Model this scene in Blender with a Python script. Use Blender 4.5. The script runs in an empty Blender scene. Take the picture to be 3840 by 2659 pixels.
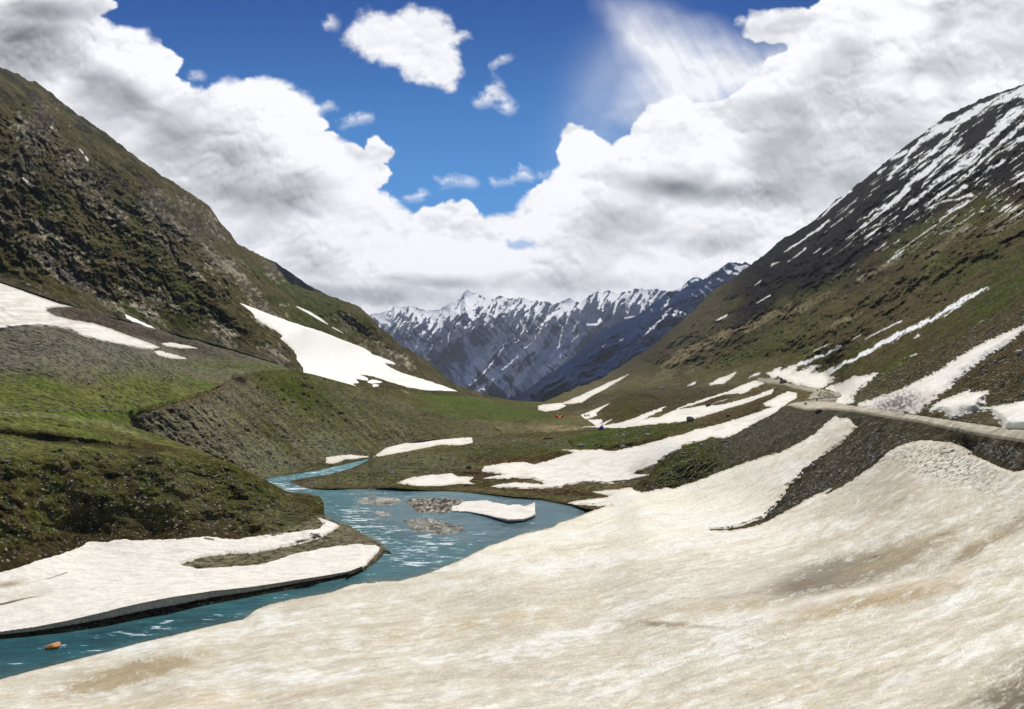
import bpy, bmesh, math, random
import numpy as np
from mathutils import Vector, Matrix

# ------------------------------------------------------------------ camera, world, sun, exposure
SC = bpy.context.scene
COL = SC.collection
F, CX, HY = 3194.0, 1920.0, 1349.0          # focal length (px), principal column, horizon row of the 3840x2659 frame
cam_d = bpy.data.cameras.new('camera'); cam = bpy.data.objects.new('camera', cam_d); COL.objects.link(cam)
cam.location = (0, 0, 0); cam.rotation_euler = (math.radians(90), 0, 0)
cam_d.sensor_width = 36; cam_d.lens = 36 * F / 3840; cam_d.shift_y = (HY - 1329.5) / 3840
cam_d.clip_start = 0.5; cam_d.clip_end = 120000
SC.camera = cam
SUN_EL, SUN_AZ = math.radians(57), math.radians(14)     # azimuth: clockwise from straight ahead (+Y) towards +X
sd_ = bpy.data.lights.new('sun', 'SUN'); sun = bpy.data.objects.new('sun', sd_); COL.objects.link(sun)
sd_.energy = 4.3; sd_.angle = math.radians(0.5); sd_.color = (1.0, 0.96, 0.89)
sdir = Vector((math.sin(SUN_AZ) * math.cos(SUN_EL), math.cos(SUN_AZ) * math.cos(SUN_EL), math.sin(SUN_EL)))
sun.rotation_euler = sdir.to_track_quat('Z', 'Y').to_euler()
W = bpy.data.worlds.new('World'); SC.world = W; W.use_nodes = True
wn = W.node_tree.nodes; sky = wn.new('ShaderNodeTexSky'); sky.sky_type = 'NISHITA'; sky.sun_disc = False
sky.sun_elevation = SUN_EL; sky.sun_rotation = SUN_AZ; sky.altitude = 3500
W.node_tree.links.new(sky.outputs[0], wn['Background'].inputs[0]); wn['Background'].inputs[1].default_value = 0.085
SC.view_settings.view_transform = 'Standard'; SC.view_settings.look = 'None'
SC.view_settings.exposure = 0; SC.view_settings.gamma = 1
SC.cycles.max_bounces = 5; SC.cycles.diffuse_bounces = 2; SC.cycles.glossy_bounces = 2; SC.cycles.volume_bounces = 0
SC.cycles.transparent_max_bounces = 6

random.seed(5); RNG = np.random.RandomState(5)

# ------------------------------------------------------------------ numpy helpers
_T = RNG.permutation(4096).astype(np.int64); _G = RNG.rand(4096) * 2 * np.pi
_GX, _GY = np.cos(_G), np.sin(_G)
def perlin(x, y, seed=0):
    xi = np.floor(x).astype(np.int64); yi = np.floor(y).astype(np.int64); xf = x - xi; yf = y - yi
    u = xf ** 3 * (xf * (xf * 6 - 15) + 10); v = yf ** 3 * (yf * (yf * 6 - 15) + 10)
    def g(i, j):
        h = _T[(_T[(xi + i + seed * 131) & 4095] + (yi + j) * 7 + seed) & 4095]
        return _GX[h] * (xf - i) + _GY[h] * (yf - j)
    a = g(0, 0); b = g(1, 0); c = g(0, 1); d = g(1, 1)
    return ((a * (1 - u) + b * u) * (1 - v) + (c * (1 - u) + d * u) * v) * 1.5
def fbm(x, y, o=5, seed=0, gain=0.5, lac=2.03):
    s = 0; a = 1.0; t = 0
    for k in range(o):
        s = s + a * perlin(x * lac ** k + 17.3 * k, y * lac ** k - 9.1 * k, seed + k); t += a; a *= gain
    return s / t * 1.5
def ridged(x, y, o=5, seed=0, gain=0.5):
    s = 0; a = 1.0; t = 0
    for k in range(o):
        s = s + a * (1 - np.abs(perlin(x * 2.1 ** k + 11 * k, y * 2.1 ** k, seed + k)) * 2); t += a; a *= gain
    return s / t
def puff(x, y, seed=0):
    """rounded billows: 1 at a cell's heart, 0 in the creases between cells"""
    xi = np.floor(x).astype(np.int64); yi = np.floor(y).astype(np.int64); d = np.full(x.shape, 9.)
    for i in (-1, 0, 1):
        for j in (-1, 0, 1):
            h = _T[(_T[(xi + i + seed * 57) & 4095] + (yi + j) * 13) & 4095]; h2 = _T[(h + 977) & 4095]
            d = np.minimum(d, (x - xi - i - h / 4096) ** 2 + (y - yi - j - h2 / 4096) ** 2)
    return np.sqrt(np.clip(1 - d / 1.1, 0, 1))
def puffs(x, y, o=4, seed=0, gain=.55):
    s = 0; a = 1.; t = 0
    for k in range(o): s = s + a * puff(x * 2.07 ** k + 3.7 * k, y * 2.07 ** k + 1.3 * k, seed + k); t += a; a *= gain
    return s / t
def sstep(a, b, x):
    t = np.clip((x - a) / (b - a), 0, 1); return t * t * (3 - 2 * t)
def lin(c):
    c = np.asarray(c, float) / 255; return np.where(c < .04045, c / 12.92, ((c + .055) / 1.055) ** 2.4)
def sdf(px, py, poly):
    """signed distance in pixels, positive inside"""
    P = np.asarray(poly, float); out = np.full(px.shape, -1e4); x0, y0 = P.min(0) - 90; x1, y1 = P.max(0) + 90
    m = (px > x0) & (px < x1) & (py > y0) & (py < y1); x = px[m]; y = py[m]
    d = np.full(x.shape, 1e18); ins = np.zeros(x.shape, bool); Q = np.roll(P, -1, 0)
    for (ax, ay), (bx, by) in zip(P, Q):
        ex, ey = bx - ax, by - ay; t = np.clip(((x - ax) * ex + (y - ay) * ey) / (ex * ex + ey * ey + 1e-9), 0, 1)
        d = np.minimum(d, (x - ax - t * ex) ** 2 + (y - ay - t * ey) ** 2)
        c = ((ay > y) != (by > y)) & (x < ex * (y - ay) / (by - ay + 1e-12) + ax); ins ^= c
    out[m] = np.where(ins, 1, -1) * np.sqrt(d); return out
def stroke(px, py, pts):
    """positive inside a tapering stroke of (x, y, halfwidth)"""
    P = np.asarray(pts, float); out = np.full(px.shape, -1e4)
    x0, y0 = P[:, :2].min(0) - 60; x1, y1 = P[:, :2].max(0) + 60
    m = (px > x0) & (px < x1) & (py > y0) & (py < y1); x = px[m]; y = py[m]; d = np.full(x.shape, -1e4)
    for (ax, ay, aw), (bx, by, bw) in zip(P[:-1], P[1:]):
        ex, ey = bx - ax, by - ay; t = np.clip(((x - ax) * ex + (y - ay) * ey) / (ex * ex + ey * ey + 1e-9), 0, 1)
        d = np.maximum(d, aw + (bw - aw) * t - np.hypot(x - ax - t * ex, y - ay - t * ey))
    out[m] = d; return out
def blob(px, py, x, y, rx, ry, rot=0.0):
    c, s = math.cos(math.radians(rot)), math.sin(math.radians(rot)); dx = px - x; dy = py - y
    return np.exp(-(((dx * c + dy * s) / rx) ** 2 + ((-dx * s + dy * c) / ry) ** 2))
# the views the outlines were measured in: (x0, y0, scale)
VW = dict(A=(0, 200, 1.995), B=(0, 1000, 1.921), C=(1000, 1300, 1.921), D=(1300, 950, 1.921), E=(2000, 1350, 2.305),
          F=(2840, 1200, 2.28), G=(2840, 300, 2.28), H=(0, 1800, 1.5367), I=(2850, 1350, 5.7625), J=(0, 0, 1.2005),
          K=(1920, 0, 1.2005), L=(900, 900, 2.305), M=(2340, 1750, 1.5367), N=(400, 1250, 2.561), O=(2000, 1450, 4.61),
          P=(1950, 950, 2.305), Q=(1800, 1312, 1.2533), S=(0, 0, 1.0))
def V(v, *a):
    x0, y0, s = VW[v]; r = []
    for p in a: r.append((x0 + p[0] / s, y0 + p[1] / s) + ((p[2] / s,) if len(p) > 2 else ()))
    return r
class TPS:
    def __init__(s, pts, lam=2e-5):
        A = np.array(pts, float); s.c = A[:, :2] / 1000; f = np.log(A[:, 2]); n = len(A)
        K = s.k(s.c[:, None] - s.c[None]) + lam * np.eye(n); Pm = np.c_[np.ones(n), s.c]
        M = np.block([[K, Pm], [Pm.T, np.zeros((3, 3))]]); s.w = np.linalg.solve(M, np.r_[f, 0, 0, 0])
    @staticmethod
    def k(d):
        r2 = (d ** 2).sum(-1); return 0.5 * r2 * np.log(r2 + 1e-12)
    def __call__(s, px, py):
        q = np.c_[px.ravel(), py.ravel()] / 1000; o = s.w[-3] + q @ s.w[-2:]
        for i, c in enumerate(s.c): o = o + s.w[i] * s.k(q - c)
        return np.exp(o).reshape(px.shape)
def zpt(px, py, Z): return (px, py, -Z * F / (py - HY))        # depth of a pixel that lies at height Z

# ------------------------------------------------------------------ materials
def new_mat(name):
    m = bpy.data.materials.new(name); m.use_nodes = True; n = m.node_tree.nodes; l = m.node_tree.links
    return m, n, l, n['Principled BSDF']
def mth(n, l, op, a, b=None, c=None):
    k = n.new('ShaderNodeMath'); k.operation = op
    for i, v in enumerate((a, b, c)):
        if v is None: continue
        if isinstance(v, (int, float)): k.inputs[i].default_value = v
        else: l.new(v, k.inputs[i])
    return k.outputs[0]
def ramp(n, l, v, a, b, c=0.0, d=1.0):
    k = n.new('ShaderNodeMapRange'); k.interpolation_type = 'SMOOTHSTEP'
    l.new(v, k.inputs[0])
    for i, x in zip((1, 2, 3, 4), (a, b, c, d)): k.inputs[i].default_value = x
    return k.outputs[0]
def noise(n, l, vec, scale, detail=6, rough=0.6):
    k = n.new('ShaderNodeTexNoise'); k.inputs['Scale'].default_value = scale; k.inputs['Detail'].default_value = detail
    k.inputs['Roughness'].default_value = rough; l.new(vec, k.inputs['Vector']); return k.outputs['Fac']
def mixc(n, l, f, a, b, mode='MIX'):
    k = n.new('ShaderNodeMix'); k.data_type = 'RGBA'; k.blend_type = mode
    if isinstance(f, (int, float)): k.inputs[0].default_value = f
    else: l.new(f, k.inputs[0])
    for i, v in ((6, a), (7, b)):
        if isinstance(v, tuple): k.inputs[i].default_value = (*v[:3], 1)
        else: l.new(v, k.inputs[i])
    return k.outputs[2]
def terrain_mat(name, s=1.0, bump=0.6, stone=0.9, contrast=1.0, stone_col=(0.36, 0.34, 0.29), tone=(.80, .78, .60)):
    """Albedo from the Col attribute, broken up by noise; stones where the Ston attribute is high; snow stays clean"""
    m, n, l, b = new_mat(name)
    g = n.new('ShaderNodeNewGeometry').outputs['Position']
    at = n.new('ShaderNodeAttribute'); at.attribute_name = 'Col'
    st = n.new('ShaderNodeAttribute'); st.attribute_name = 'Ston'      # r stony, g snow
    sep = n.new('ShaderNodeSeparateColor'); l.new(st.outputs['Color'], sep.inputs[0])
    n1 = noise(n, l, g, 0.45 / s, 8, 0.72); n2 = noise(n, l, g, 0.06 / s, 5, 0.6)
    k = mth(n, l, 'ADD', ramp(n, l, n1, 0.3, 0.7, -0.55 * contrast, 0.55 * contrast), ramp(n, l, n2, 0.3, 0.7, -0.22, 0.22))
    k = mth(n, l, 'MULTIPLY', k, mth(n, l, 'SUBTRACT', 1.0, mth(n, l, 'MULTIPLY', sep.outputs[1], 0.93)))
    k = mth(n, l, 'ADD', k, 1.0)
    cc = n.new('ShaderNodeVectorMath'); cc.operation = 'SCALE'; l.new(at.outputs['Color'], cc.inputs[0]); l.new(k, cc.inputs['Scale'])
    tn = mixc(n, l, sep.outputs[1], tone, (1, 1, 1)); cc2 = n.new('ShaderNodeVectorMath'); cc2.operation = 'MULTIPLY'; l.new(cc.outputs[0], cc2.inputs[0]); l.new(tn, cc2.inputs[1]); cc = cc2
    vo = n.new('ShaderNodeTexVoronoi'); vo.inputs['Scale'].default_value = stone / s; vo.inputs['Randomness'].default_value = 1
    l.new(g, vo.inputs['Vector']); vs = n.new('ShaderNodeSeparateColor'); l.new(vo.outputs['Color'], vs.inputs[0])
    siz = mth(n, l, 'MULTIPLY', vs.outputs[0], 0.42)
    inside = mth(n, l, 'LESS_THAN', vo.outputs['Distance'], siz)
    thr = mth(n, l, 'SUBTRACT', 1.0, mth(n, l, 'MULTIPLY', sep.outputs[0], 0.75))
    pick = mth(n, l, 'MULTIPLY', inside, mth(n, l, 'GREATER_THAN', vs.outputs[1], thr))
    scol = mixc(n, l, vs.outputs[2], (stone_col[0] * .38, stone_col[1] * .38, stone_col[2] * .38), stone_col)
    c = mixc(n, l, pick, cc.outputs[0], scol)
    l.new(c, b.inputs['Base Color']); b.inputs['Roughness'].default_value = 1.0; b.inputs['Specular IOR Level'].default_value = 0.02
    h = mth(n, l, 'ADD', n1, mth(n, l, 'MULTIPLY', pick, 0.25))
    h = mth(n, l, 'MULTIPLY', h, mth(n, l, 'SUBTRACT', 1.0, mth(n, l, 'MULTIPLY', sep.outputs[1], 0.85)))
    bp = n.new('ShaderNodeBump'); bp.inputs['Strength'].default_value = bump; bp.inputs['Distance'].default_value = 1.6 * s
    l.new(h, bp.inputs['Height']); l.new(bp.outputs[0], b.inputs['Normal'])
    return m
MAT_GROUND = terrain_mat('stony ground', 1.0, 1.0, 0.8, 1.5)
MAT_SCREE = MAT_GROUND
MAT_SLOPE = terrain_mat('mountain slope', 2.6, 1.0, 0.8, 1.6, tone=(.80, .78, .66))
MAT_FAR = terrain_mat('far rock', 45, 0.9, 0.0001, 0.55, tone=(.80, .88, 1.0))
def snow_mat(name, dirt=1.0, grain=1.0):
    m, n, l, b = new_mat(name)
    g = n.new('ShaderNodeNewGeometry').outputs['Position']
    at = n.new('ShaderNodeAttribute'); at.attribute_name = 'Col'
    mp = n.new('ShaderNodeMapping'); mp.inputs['Rotation'].default_value = (0, 0, math.radians(-22)); mp.inputs['Scale'].default_value = (0.45, 1.1, 1)
    l.new(g, mp.inputs[0])
    n1 = noise(n, l, mp.outputs[0], 0.5 * grain, 9, 0.6); n2 = noise(n, l, g, 1.1 * grain, 7, 0.72)
    k = mth(n, l, 'ADD', ramp(n, l, n1, 0.32, 0.62, -0.13 * dirt, 0.04), ramp(n, l, n2, 0.3, 0.62, -0.16 * dirt, 0.05))
    k = mth(n, l, 'ADD', k, 1.0)
    cc = n.new('ShaderNodeVectorMath'); cc.operation = 'SCALE'; l.new(at.outputs['Color'], cc.inputs[0]); l.new(k, cc.inputs['Scale'])
    # windblown grit: sparse dark specks
    sp = noise(n, l, g, 3.1 * grain, 3, 0.8); spk = ramp(n, l, sp, 0.66, 0.72, 0.0, 0.55 * dirt)
    c = mixc(n, l, spk, cc.outputs[0], (0.16, 0.14, 0.11))
    l.new(c, b.inputs['Base Color']); b.inputs['Roughness'].default_value = 0.75; b.inputs['Specular IOR Level'].default_value = 0.2
    n3 = noise(n, l, g, 0.5 * grain, 8, 0.62)
    h = mth(n, l, 'ADD', n3, mth(n, l, 'ADD', mth(n, l, 'MULTIPLY', n1, 0.2), mth(n, l, 'MULTIPLY', n2, 0.35)))
    bp = n.new('ShaderNodeBump'); bp.inputs['Strength'].default_value = 0.3; bp.inputs['Distance'].default_value = 0.5
    l.new(h, bp.inputs['Height']); l.new(bp.outputs[0], b.inputs['Normal'])
    return m
MAT_SNOW = snow_mat('old dirty snow', 1.0, 1.0)
MAT_SNOW_FAR = snow_mat('clean snow', 0.35, 0.4)
def simple(name, rgb, rough=0.7, metal=0.0, var=0.25, scale=3.0, bump=0.2):
    m, n, l, b = new_mat(name); g = n.new('ShaderNodeTexCoord').outputs['Object']
    nn = noise(n, l, g, scale, 5, 0.6); c = mixc(n, l, nn, tuple(v * (1 - var) for v in rgb), tuple(min(1, v * (1 + var)) for v in rgb))
    l.new(c, b.inputs['Base Color']); b.inputs['Roughness'].default_value = rough; b.inputs['Metallic'].default_value = metal
    bp = n.new('ShaderNodeBump'); bp.inputs['Strength'].default_value = bump; bp.inputs['Distance'].default_value = 0.05
    l.new(nn, bp.inputs['Height']); l.new(bp.outputs[0], b.inputs['Normal']); return m

# ------------------------------------------------------------------ mesh helpers
def raw_mesh(name, co, quads, mat=None, attrs=None, smooth=True):
    me = bpy.data.meshes.new(name); co = np.asarray(co, np.float32); quads = np.asarray(quads, np.int32); k = quads.shape[1]
    me.vertices.add(len(co)); me.vertices.foreach_set('co', co.ravel())
    me.loops.add(quads.size); me.loops.foreach_set('vertex_index', quads.ravel())
    me.polygons.add(len(quads)); me.polygons.foreach_set('loop_start', np.arange(0, quads.size, k, dtype=np.int32))
    me.polygons.foreach_set('use_smooth', np.full(len(quads), smooth))
    me.update(calc_edges=True)
    for an, v in (attrs or {}).items():
        a = me.attributes.new(an, 'FLOAT_COLOR', 'POINT'); a.data.foreach_set('color', np.c_[v, np.ones(len(v))].astype(np.float32).ravel())
    if mat: me.materials.append(mat)
    return me
def link(name, me, parent=None, loc=(0, 0, 0), **props):
    o = bpy.data.objects.new(name, me); COL.objects.link(o); o.location = loc
    if parent: o.parent = parent
    for k, v in props.items(): o[k] = v
    return o
def grid_quads(ny, nx, off=0):
    i = np.arange(ny - 1)[:, None] * nx + np.arange(nx - 1)[None]; i = i.ravel() + off
    return np.c_[i, i + nx, i + nx + 1, i + 1]

# ------------------------------------------------------------------ height model of the two valley sides
def slope_depth(px, py, side):
    """depth at which a pixel's ray meets the valley side (foot line + even slope)"""
    Ys = np.geomspace(80, 4200, 1400)
    if side > 0:
        X0 = np.interp(Ys, [100, 160, 210, 270, 350, 430, 600, 800, 1000, 1500], [71, 80, 90, 107, 129, 160, 168, 165, 135, 95])
        Zf = np.interp(Ys, [100, 160, 210, 270, 350, 430, 600, 800, 1000, 1500], [-10, -11, -12.5, -14.5, -16, -15, -15, -25, -40, -52]); k = .68
    else:
        X0 = np.interp(Ys, [420, 500, 620, 850, 1100, 1500], [-250, -205, -153, -112, -62, -10])
        Zf = np.interp(Ys, [420, 500, 620, 850, 1100, 1500], [38, 12, -7, -29, -42, -52]); k = .75
    X = (px - CX) / F * Ys; Z = (HY - py) / F * Ys
    h = Z - (Zf + k * ((X - X0) if side > 0 else (X0 - X)))
    ok = np.where((h[:-1] > 0) & (h[1:] <= 0) & (Ys[1:] > (90 if side > 0 else 400)))[0]
    return float(Ys[ok[0]]) if len(ok) else None

# skylines and borders, in frame pixels
SKY_R = [(2040, 1506), (2108, 1478), (2170, 1452), (2262, 1417), (2330, 1372), (2419, 1315), (2470, 1280), (2530, 1225), (2610, 1157), (2680, 1085),
         (2745, 1045), (2808, 998), (2868, 955), (2928, 900), (3000, 862), (3060, 820), (3135, 752), (3230, 682), (3330, 600), (3400, 545),
         (3500, 470), (3570, 420), (3650, 388), (3700, 362), (3780, 335), (3840, 317), (3990, 262), (4600, 90)]
SKY_L = [(-90, 215), (0, 250), (60, 275), (110, 302), (128, 302), (140, 312), (200, 355), (280, 420), (350, 466), (430, 524), (520, 596), (600, 652), (700, 715), (742, 742),
         (790, 778), (822, 830), (860, 870), (890, 912), (985, 962), (1030, 990), (1060, 1030), (1087, 1063), (1160, 1087), (1247, 1113), (1334, 1143),
         (1368, 1165), (1399, 1199), (1421, 1226), (1464, 1256), (1507, 1299), (1551, 1321), (1603, 1351), (1655, 1403), (1700, 1437), (1768, 1463), (1850, 1488), (1960, 1506), (2080, 1516)]
FAN = [(-90, 1030), (0, 1060), (270, 1148), (430, 1195), (520, 1215), (640, 1250), (740, 1275), (860, 1308), (960, 1340), (1030, 1362), (1090, 1385)]
RIM = [(485, 1545), (500, 1535), (560, 1520), (600, 1508), (660, 1496), (720, 1480), (780, 1462), (830, 1440), (870, 1408), (920, 1398), (1000, 1388), (1090, 1387), (1180, 1405), (1300, 1438), (1400, 1467),
       (1500, 1503), (1600, 1540), (1667, 1558), (1760, 1580), (1850, 1603), (1880, 1618)]
MTOP = [(-90, 1538), (480, 1538), (497, 1600), (560, 1622), (640, 1648), (733, 1684), (800, 1712), (860, 1735), (930, 1768), (1000, 1802), (1083, 1846), (1150, 1851), (1200, 1862), (1216, 1890),
        (1212, 1935), (1276, 1962), (1312, 1972), (1364, 2004), (1427, 2036), (1446, 2060), (1470, 2075)]
MBOT = [(-90, 2410), (0, 2392), (228, 2369), (403, 2343), (553, 2311), (800, 2260), (1119, 2200), (1301, 2161), (1367, 2135), (1419, 2096), (1446, 2066), (1470, 2080)]
NBANK = V('C', (0, 950), (200, 915), (400, 880), (600, 835), (750, 800))
def ip(line, px): a = np.array(line); return np.interp(px, a[:, 0], a[:, 1])

# ---- depth controls
side_pts_R = []
for x in range(2500, 4640, 140):
    for y in range(330, 1640, 100):
        if y > ip(SKY_R, x) - 30 and y < np.interp(x, [2500, 2850, 3130, 3147, 3410, 3586, 3840, 3990], [1430, 1400, 1440, 1490, 1530, 1560, 1600, 1620]) - 20 + max(0, x - 3990) * .12:
            d = slope_depth(x, y, 1)
            if d: side_pts_R.append((x, y, min(d, 1750)))
rw = [(3990, 1690, 95), (3990, 1640, 97), (3840, 1658, 108), (3840, 1619, 113), (3636, 1625, 131), (3586, 1584, 139), (3436, 1582, 156), (3410, 1557, 163),
      (3222, 1546, 205), (3279, 1535, 200), (3121, 1535, 262), (3147, 1516, 275), (3062, 1508, 348), (3129, 1475, 431), (3020, 1462, 460), (2930, 1438, 500), (2900, 1424, 520), (2850, 1418, 578)]
G_PTS = rw + side_pts_R + [(4600, 2800, 17), (4600, 2500, 26), (4600, 2200, 43), (4600, 1950, 62), (4600, 1810, 72), (4600, 1720, 78),
    zpt(-90, 2560, -47), zpt(0, 2545, -47.4), (-90, 2720, 96), (0, 2659, 102), (960, 2659, 80), (1920, 2659, 60), (2880, 2659, 42), (3840, 2659, 27), (3990, 2720, 23), (1920, 2760, 52), (480, 2600, 101),
    zpt(521, 2408, -47.5), zpt(911, 2321, -47.5), zpt(1106, 2242, -47.8), zpt(1314, 2190, -47.8), zpt(1500, 2174, -47), zpt(1739, 2086, -47.5), zpt(1885, 2029, -48), zpt(2020, 1987, -48),
    zpt(2200, 1922, -48.5), zpt(2291, 1894, -48.6), (1920, 2400, 90), (1920, 2200, 135), (1400, 2400, 108), (1000, 2480, 103), (700, 2560, 97), (2880, 2400, 62), (2880, 2200, 90), (2880, 2050, 128), (2880, 1940, 165), (2400, 2200, 112), (2400, 2000, 185),
    (2400, 2450, 73), (2300, 2350, 90), (2400, 1900, 240), (2650, 1900, 215), (2640, 2000, 165), (3840, 2400, 41), (3840, 2200, 57), (3840, 2000, 80), (3840, 1850, 92), (3990, 1900, 84), (3400, 2100, 84), (3400, 1950, 105), (3400, 1800, 124), (3200, 1900, 135),
    (3480, 1652, 140), (3560, 1664, 136), (3640, 1696, 130), (3700, 1790, 109), (3800, 1772, 101), (3366, 1674, 146), (3279, 1748, 148), (3103, 1853, 156),
    (3160, 1570, 222), (3080, 1660, 208), (3020, 1770, 188), (2910, 1897, 172), (3200, 1720, 166), (3300, 1620, 168), (3500, 1625, 143), (3700, 1690, 121), (3840, 1720, 104),
    (2840, 1722, 240), (2950, 1610, 262), (2738, 1756, 262), (2555, 1823, 285), (2408, 1847, 296), (2450, 1780, 314), (2600, 1700, 312), (2950, 1515, 385), (2850, 1576, 350), (2700, 1640, 325), (2373, 1832, 312),
    (2400, 1700, 358), (2850, 1545, 375), (2600, 1630, 348), (2200, 1780, 345), (2000, 1780, 356), (1800, 1800, 349), (2560, 1671, 322), (2300, 1640, 430), (2304, 1604, 500), (2256, 1610, 510), (2520, 1585, 450), (2500, 1610, 400), (2700, 1580, 400),
    (2300, 1592, 545), (2560, 1545, 521), (2440, 1560, 530), (2700, 1490, 540), (2850, 1440, 560), (2850, 1470, 500), (2580, 1455, 760), (2700, 1430, 690), (2484, 1458, 800), (2350, 1470, 860), (2240, 1500, 880), (2400, 1520, 620), (2300, 1540, 680), (2200, 1530, 760), (2600, 1500, 600),
    (2200, 1590, 560), (2100, 1515, 950), (2120, 1560, 660), (2095, 1565, 640), (2050, 1600, 590), (1950, 1650, 520), (1900, 1600, 600), (1950, 1560, 720), (2060, 1535, 800), (2020, 1512, 1050), (1960, 1506, 1150),
    (1700, 1500, 870), (1800, 1530, 780), (1500, 1475, 800), (1370, 1452, 720), (1550, 1482, 850), (1720, 1489, 1000), (1850, 1499, 1100), (1600, 1510, 780), (1750, 1560, 690), (1850, 1590, 630),
    (2170, 1456, 1350), (2108, 1484, 1250), (2262, 1425, 1400), (2330, 1385, 1450), (2400, 1400, 1150), (2300, 1470, 1000), (2500, 1400, 950), (2200, 1490, 980),
    zpt(1400, 1715, -49.5), (1800, 1640, 515), zpt(1500, 1695, -48.8), (1520, 1659, 496), (1730, 1640, 523), (1446, 1677, 471), zpt(1700, 1750, -48.8), zpt(1300, 1800, -49.4), zpt(1573, 1838, -49.6), zpt(1807, 1851, -49.7), zpt(2041, 1872, -49.7), zpt(2145, 1885, -49.6), zpt(1234, 1834, -49.6),
    zpt(1390, 1724, -49.6), zpt(1150, 1815, -49.6), zpt(1550, 1780, -48.2), zpt(1450, 1750, -48.4), zpt(1900, 1690, -47.6), zpt(2100, 1720, -46.5)]
L_PTS = [(740, 1275, 533), (520, 1215, 486), (0, 1062, 420), (-90, 1030, 415), (270, 1148, 440), (430, 1195, 470), (640, 1250, 510), (860, 1308, 560), (960, 1340, 580), (1090, 1387, 610), (1300, 1438, 680), (1370, 1452, 725), (1550, 1482, 852), (1720, 1489, 1002), (1850, 1499, 1110), (1960, 1508, 1200),
         (0, 250, 1500), (-90, 215, 1500), (350, 466, 1500), (667, 690, 1450), (890, 912, 1380), (1030, 990, 1420), (1087, 1063, 1380), (1247, 1113, 1300), (1368, 1165, 1230), (1421, 1226, 1180), (1551, 1321, 1400), (1655, 1403, 1450), (1768, 1463, 1500), (1960, 1503, 1500),
         (1450, 1300, 1130), (1500, 1360, 1120), (1380, 1290, 1080), (1620, 1430, 1180), (1300, 1350, 860), (1150, 1250, 800), (1130, 1350, 690), (1450, 1420, 880), (1600, 1460, 980), (1700, 1470, 1150)]
for x in range(-60, 1150, 150):
    for y in range(350, 1300, 110):
        if y > ip(SKY_L, x) + 60 and y < ip(FAN, x) - 60:
            d = slope_depth(x, y, -1)
            if d: L_PTS.append((x, y, min(d, 1420)))
T_PTS = [(740, 1275, 534), (520, 1215, 487), (700, 1300, 508), (0, 1062, 422), (-90, 1030, 417), (270, 1148, 442), (430, 1195, 472), (640, 1250, 512), (860, 1308, 562), (960, 1340, 582), (1090, 1387, 606),
         (0, 1130, 382), (0, 1230, 349), (0, 1400, 300), (0, 1500, 268), (0, 1600, 242), (0, 1750, 212), (0, 1900, 194), (0, 2050, 182), zpt(0, 2140, -44), zpt(0, 2250, -47.5), zpt(0, 2389, -49.9), (-90, 1600, 230), (-90, 1300, 318), (-90, 1900, 186), zpt(-90, 2405, -49.9), zpt(-90, 2180, -44.5),
         (300, 1230, 400), (300, 1300, 366), (300, 1400, 335), (300, 1500, 306), (300, 1600, 267), (300, 1700, 238), (300, 1850, 220), zpt(300, 2000, -44), zpt(300, 2200, -48.2), zpt(300, 2358, -49.9),
         (600, 1300, 452), (700, 1340, 486), (600, 1400, 402), (900, 1350, 545), (800, 1400, 480), (500, 1535, 338), (560, 1520, 350), (660, 1496, 378), (780, 1462, 420), (870, 1405, 480), (1000, 1388, 556), (500, 1602, 318),
         (560, 1622, 306), (733, 1684, 292), (600, 1720, 248), (600, 1800, 234), (600, 1900, 224), zpt(600, 2005, -45.5), zpt(600, 2150, -48.8), zpt(600, 2300, -49.9), (850, 1750, 280), (850, 1850, 256), zpt(850, 2020, -47.8), zpt(850, 2248, -49.9),
         (1000, 1802, 284), zpt(1000, 1900, -44.5), zpt(1000, 1990, -48), zpt(1100, 2200, -49.9), zpt(1083, 1848, -47), zpt(1208, 1935, -48.6), zpt(1208, 1867, -49.8), zpt(1276, 1965, -49.8), zpt(1364, 2008, -49.8), zpt(1427, 2040, -49.8), zpt(1446, 2062, -49.9), zpt(1301, 2158, -49.9), zpt(1400, 2110, -49.9), zpt(1200, 2060, -49.3), zpt(1000, 2080, -49.2)]
B_PTS = [(485, 1545, 338), (500, 1536, 340), (560, 1520, 352), (660, 1496, 380), (780, 1462, 422), (870, 1408, 482), (920, 1398, 515), (1000, 1388, 558), (1090, 1387, 608), (1180, 1405, 630), (1300, 1438, 640), (1400, 1467, 640), (1500, 1503, 632), (1600, 1540, 622), (1667, 1558, 612), (1850, 1603, 596),
         zpt(1000, 1796, -49.9), zpt(1104, 1777, -49.9), zpt(1208, 1759, -49.9), zpt(1312, 1736, -49.9), zpt(1390, 1717, -49.9), (1446, 1677, 470), (1520, 1659, 494), (1730, 1640, 522), (1850, 1634, 540), (1950, 1620, 560),
         (500, 1620, 338), (600, 1660, 337), (733, 1700, 334), (860, 1750, 342), (1000, 1600, 440), (900, 1600, 402), (700, 1580, 366), (1100, 1600, 462), (1200, 1600, 480), (1300, 1620, 487), (1100, 1480, 535), (1400, 1600, 500), (1550, 1620, 508), (880, 1480, 448)]
f_G, f_L, f_T, f_B = TPS(G_PTS, 6e-4), TPS(L_PTS, 1.5e-3), TPS(T_PTS, 5e-5), TPS(B_PTS, 5e-5)

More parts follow.
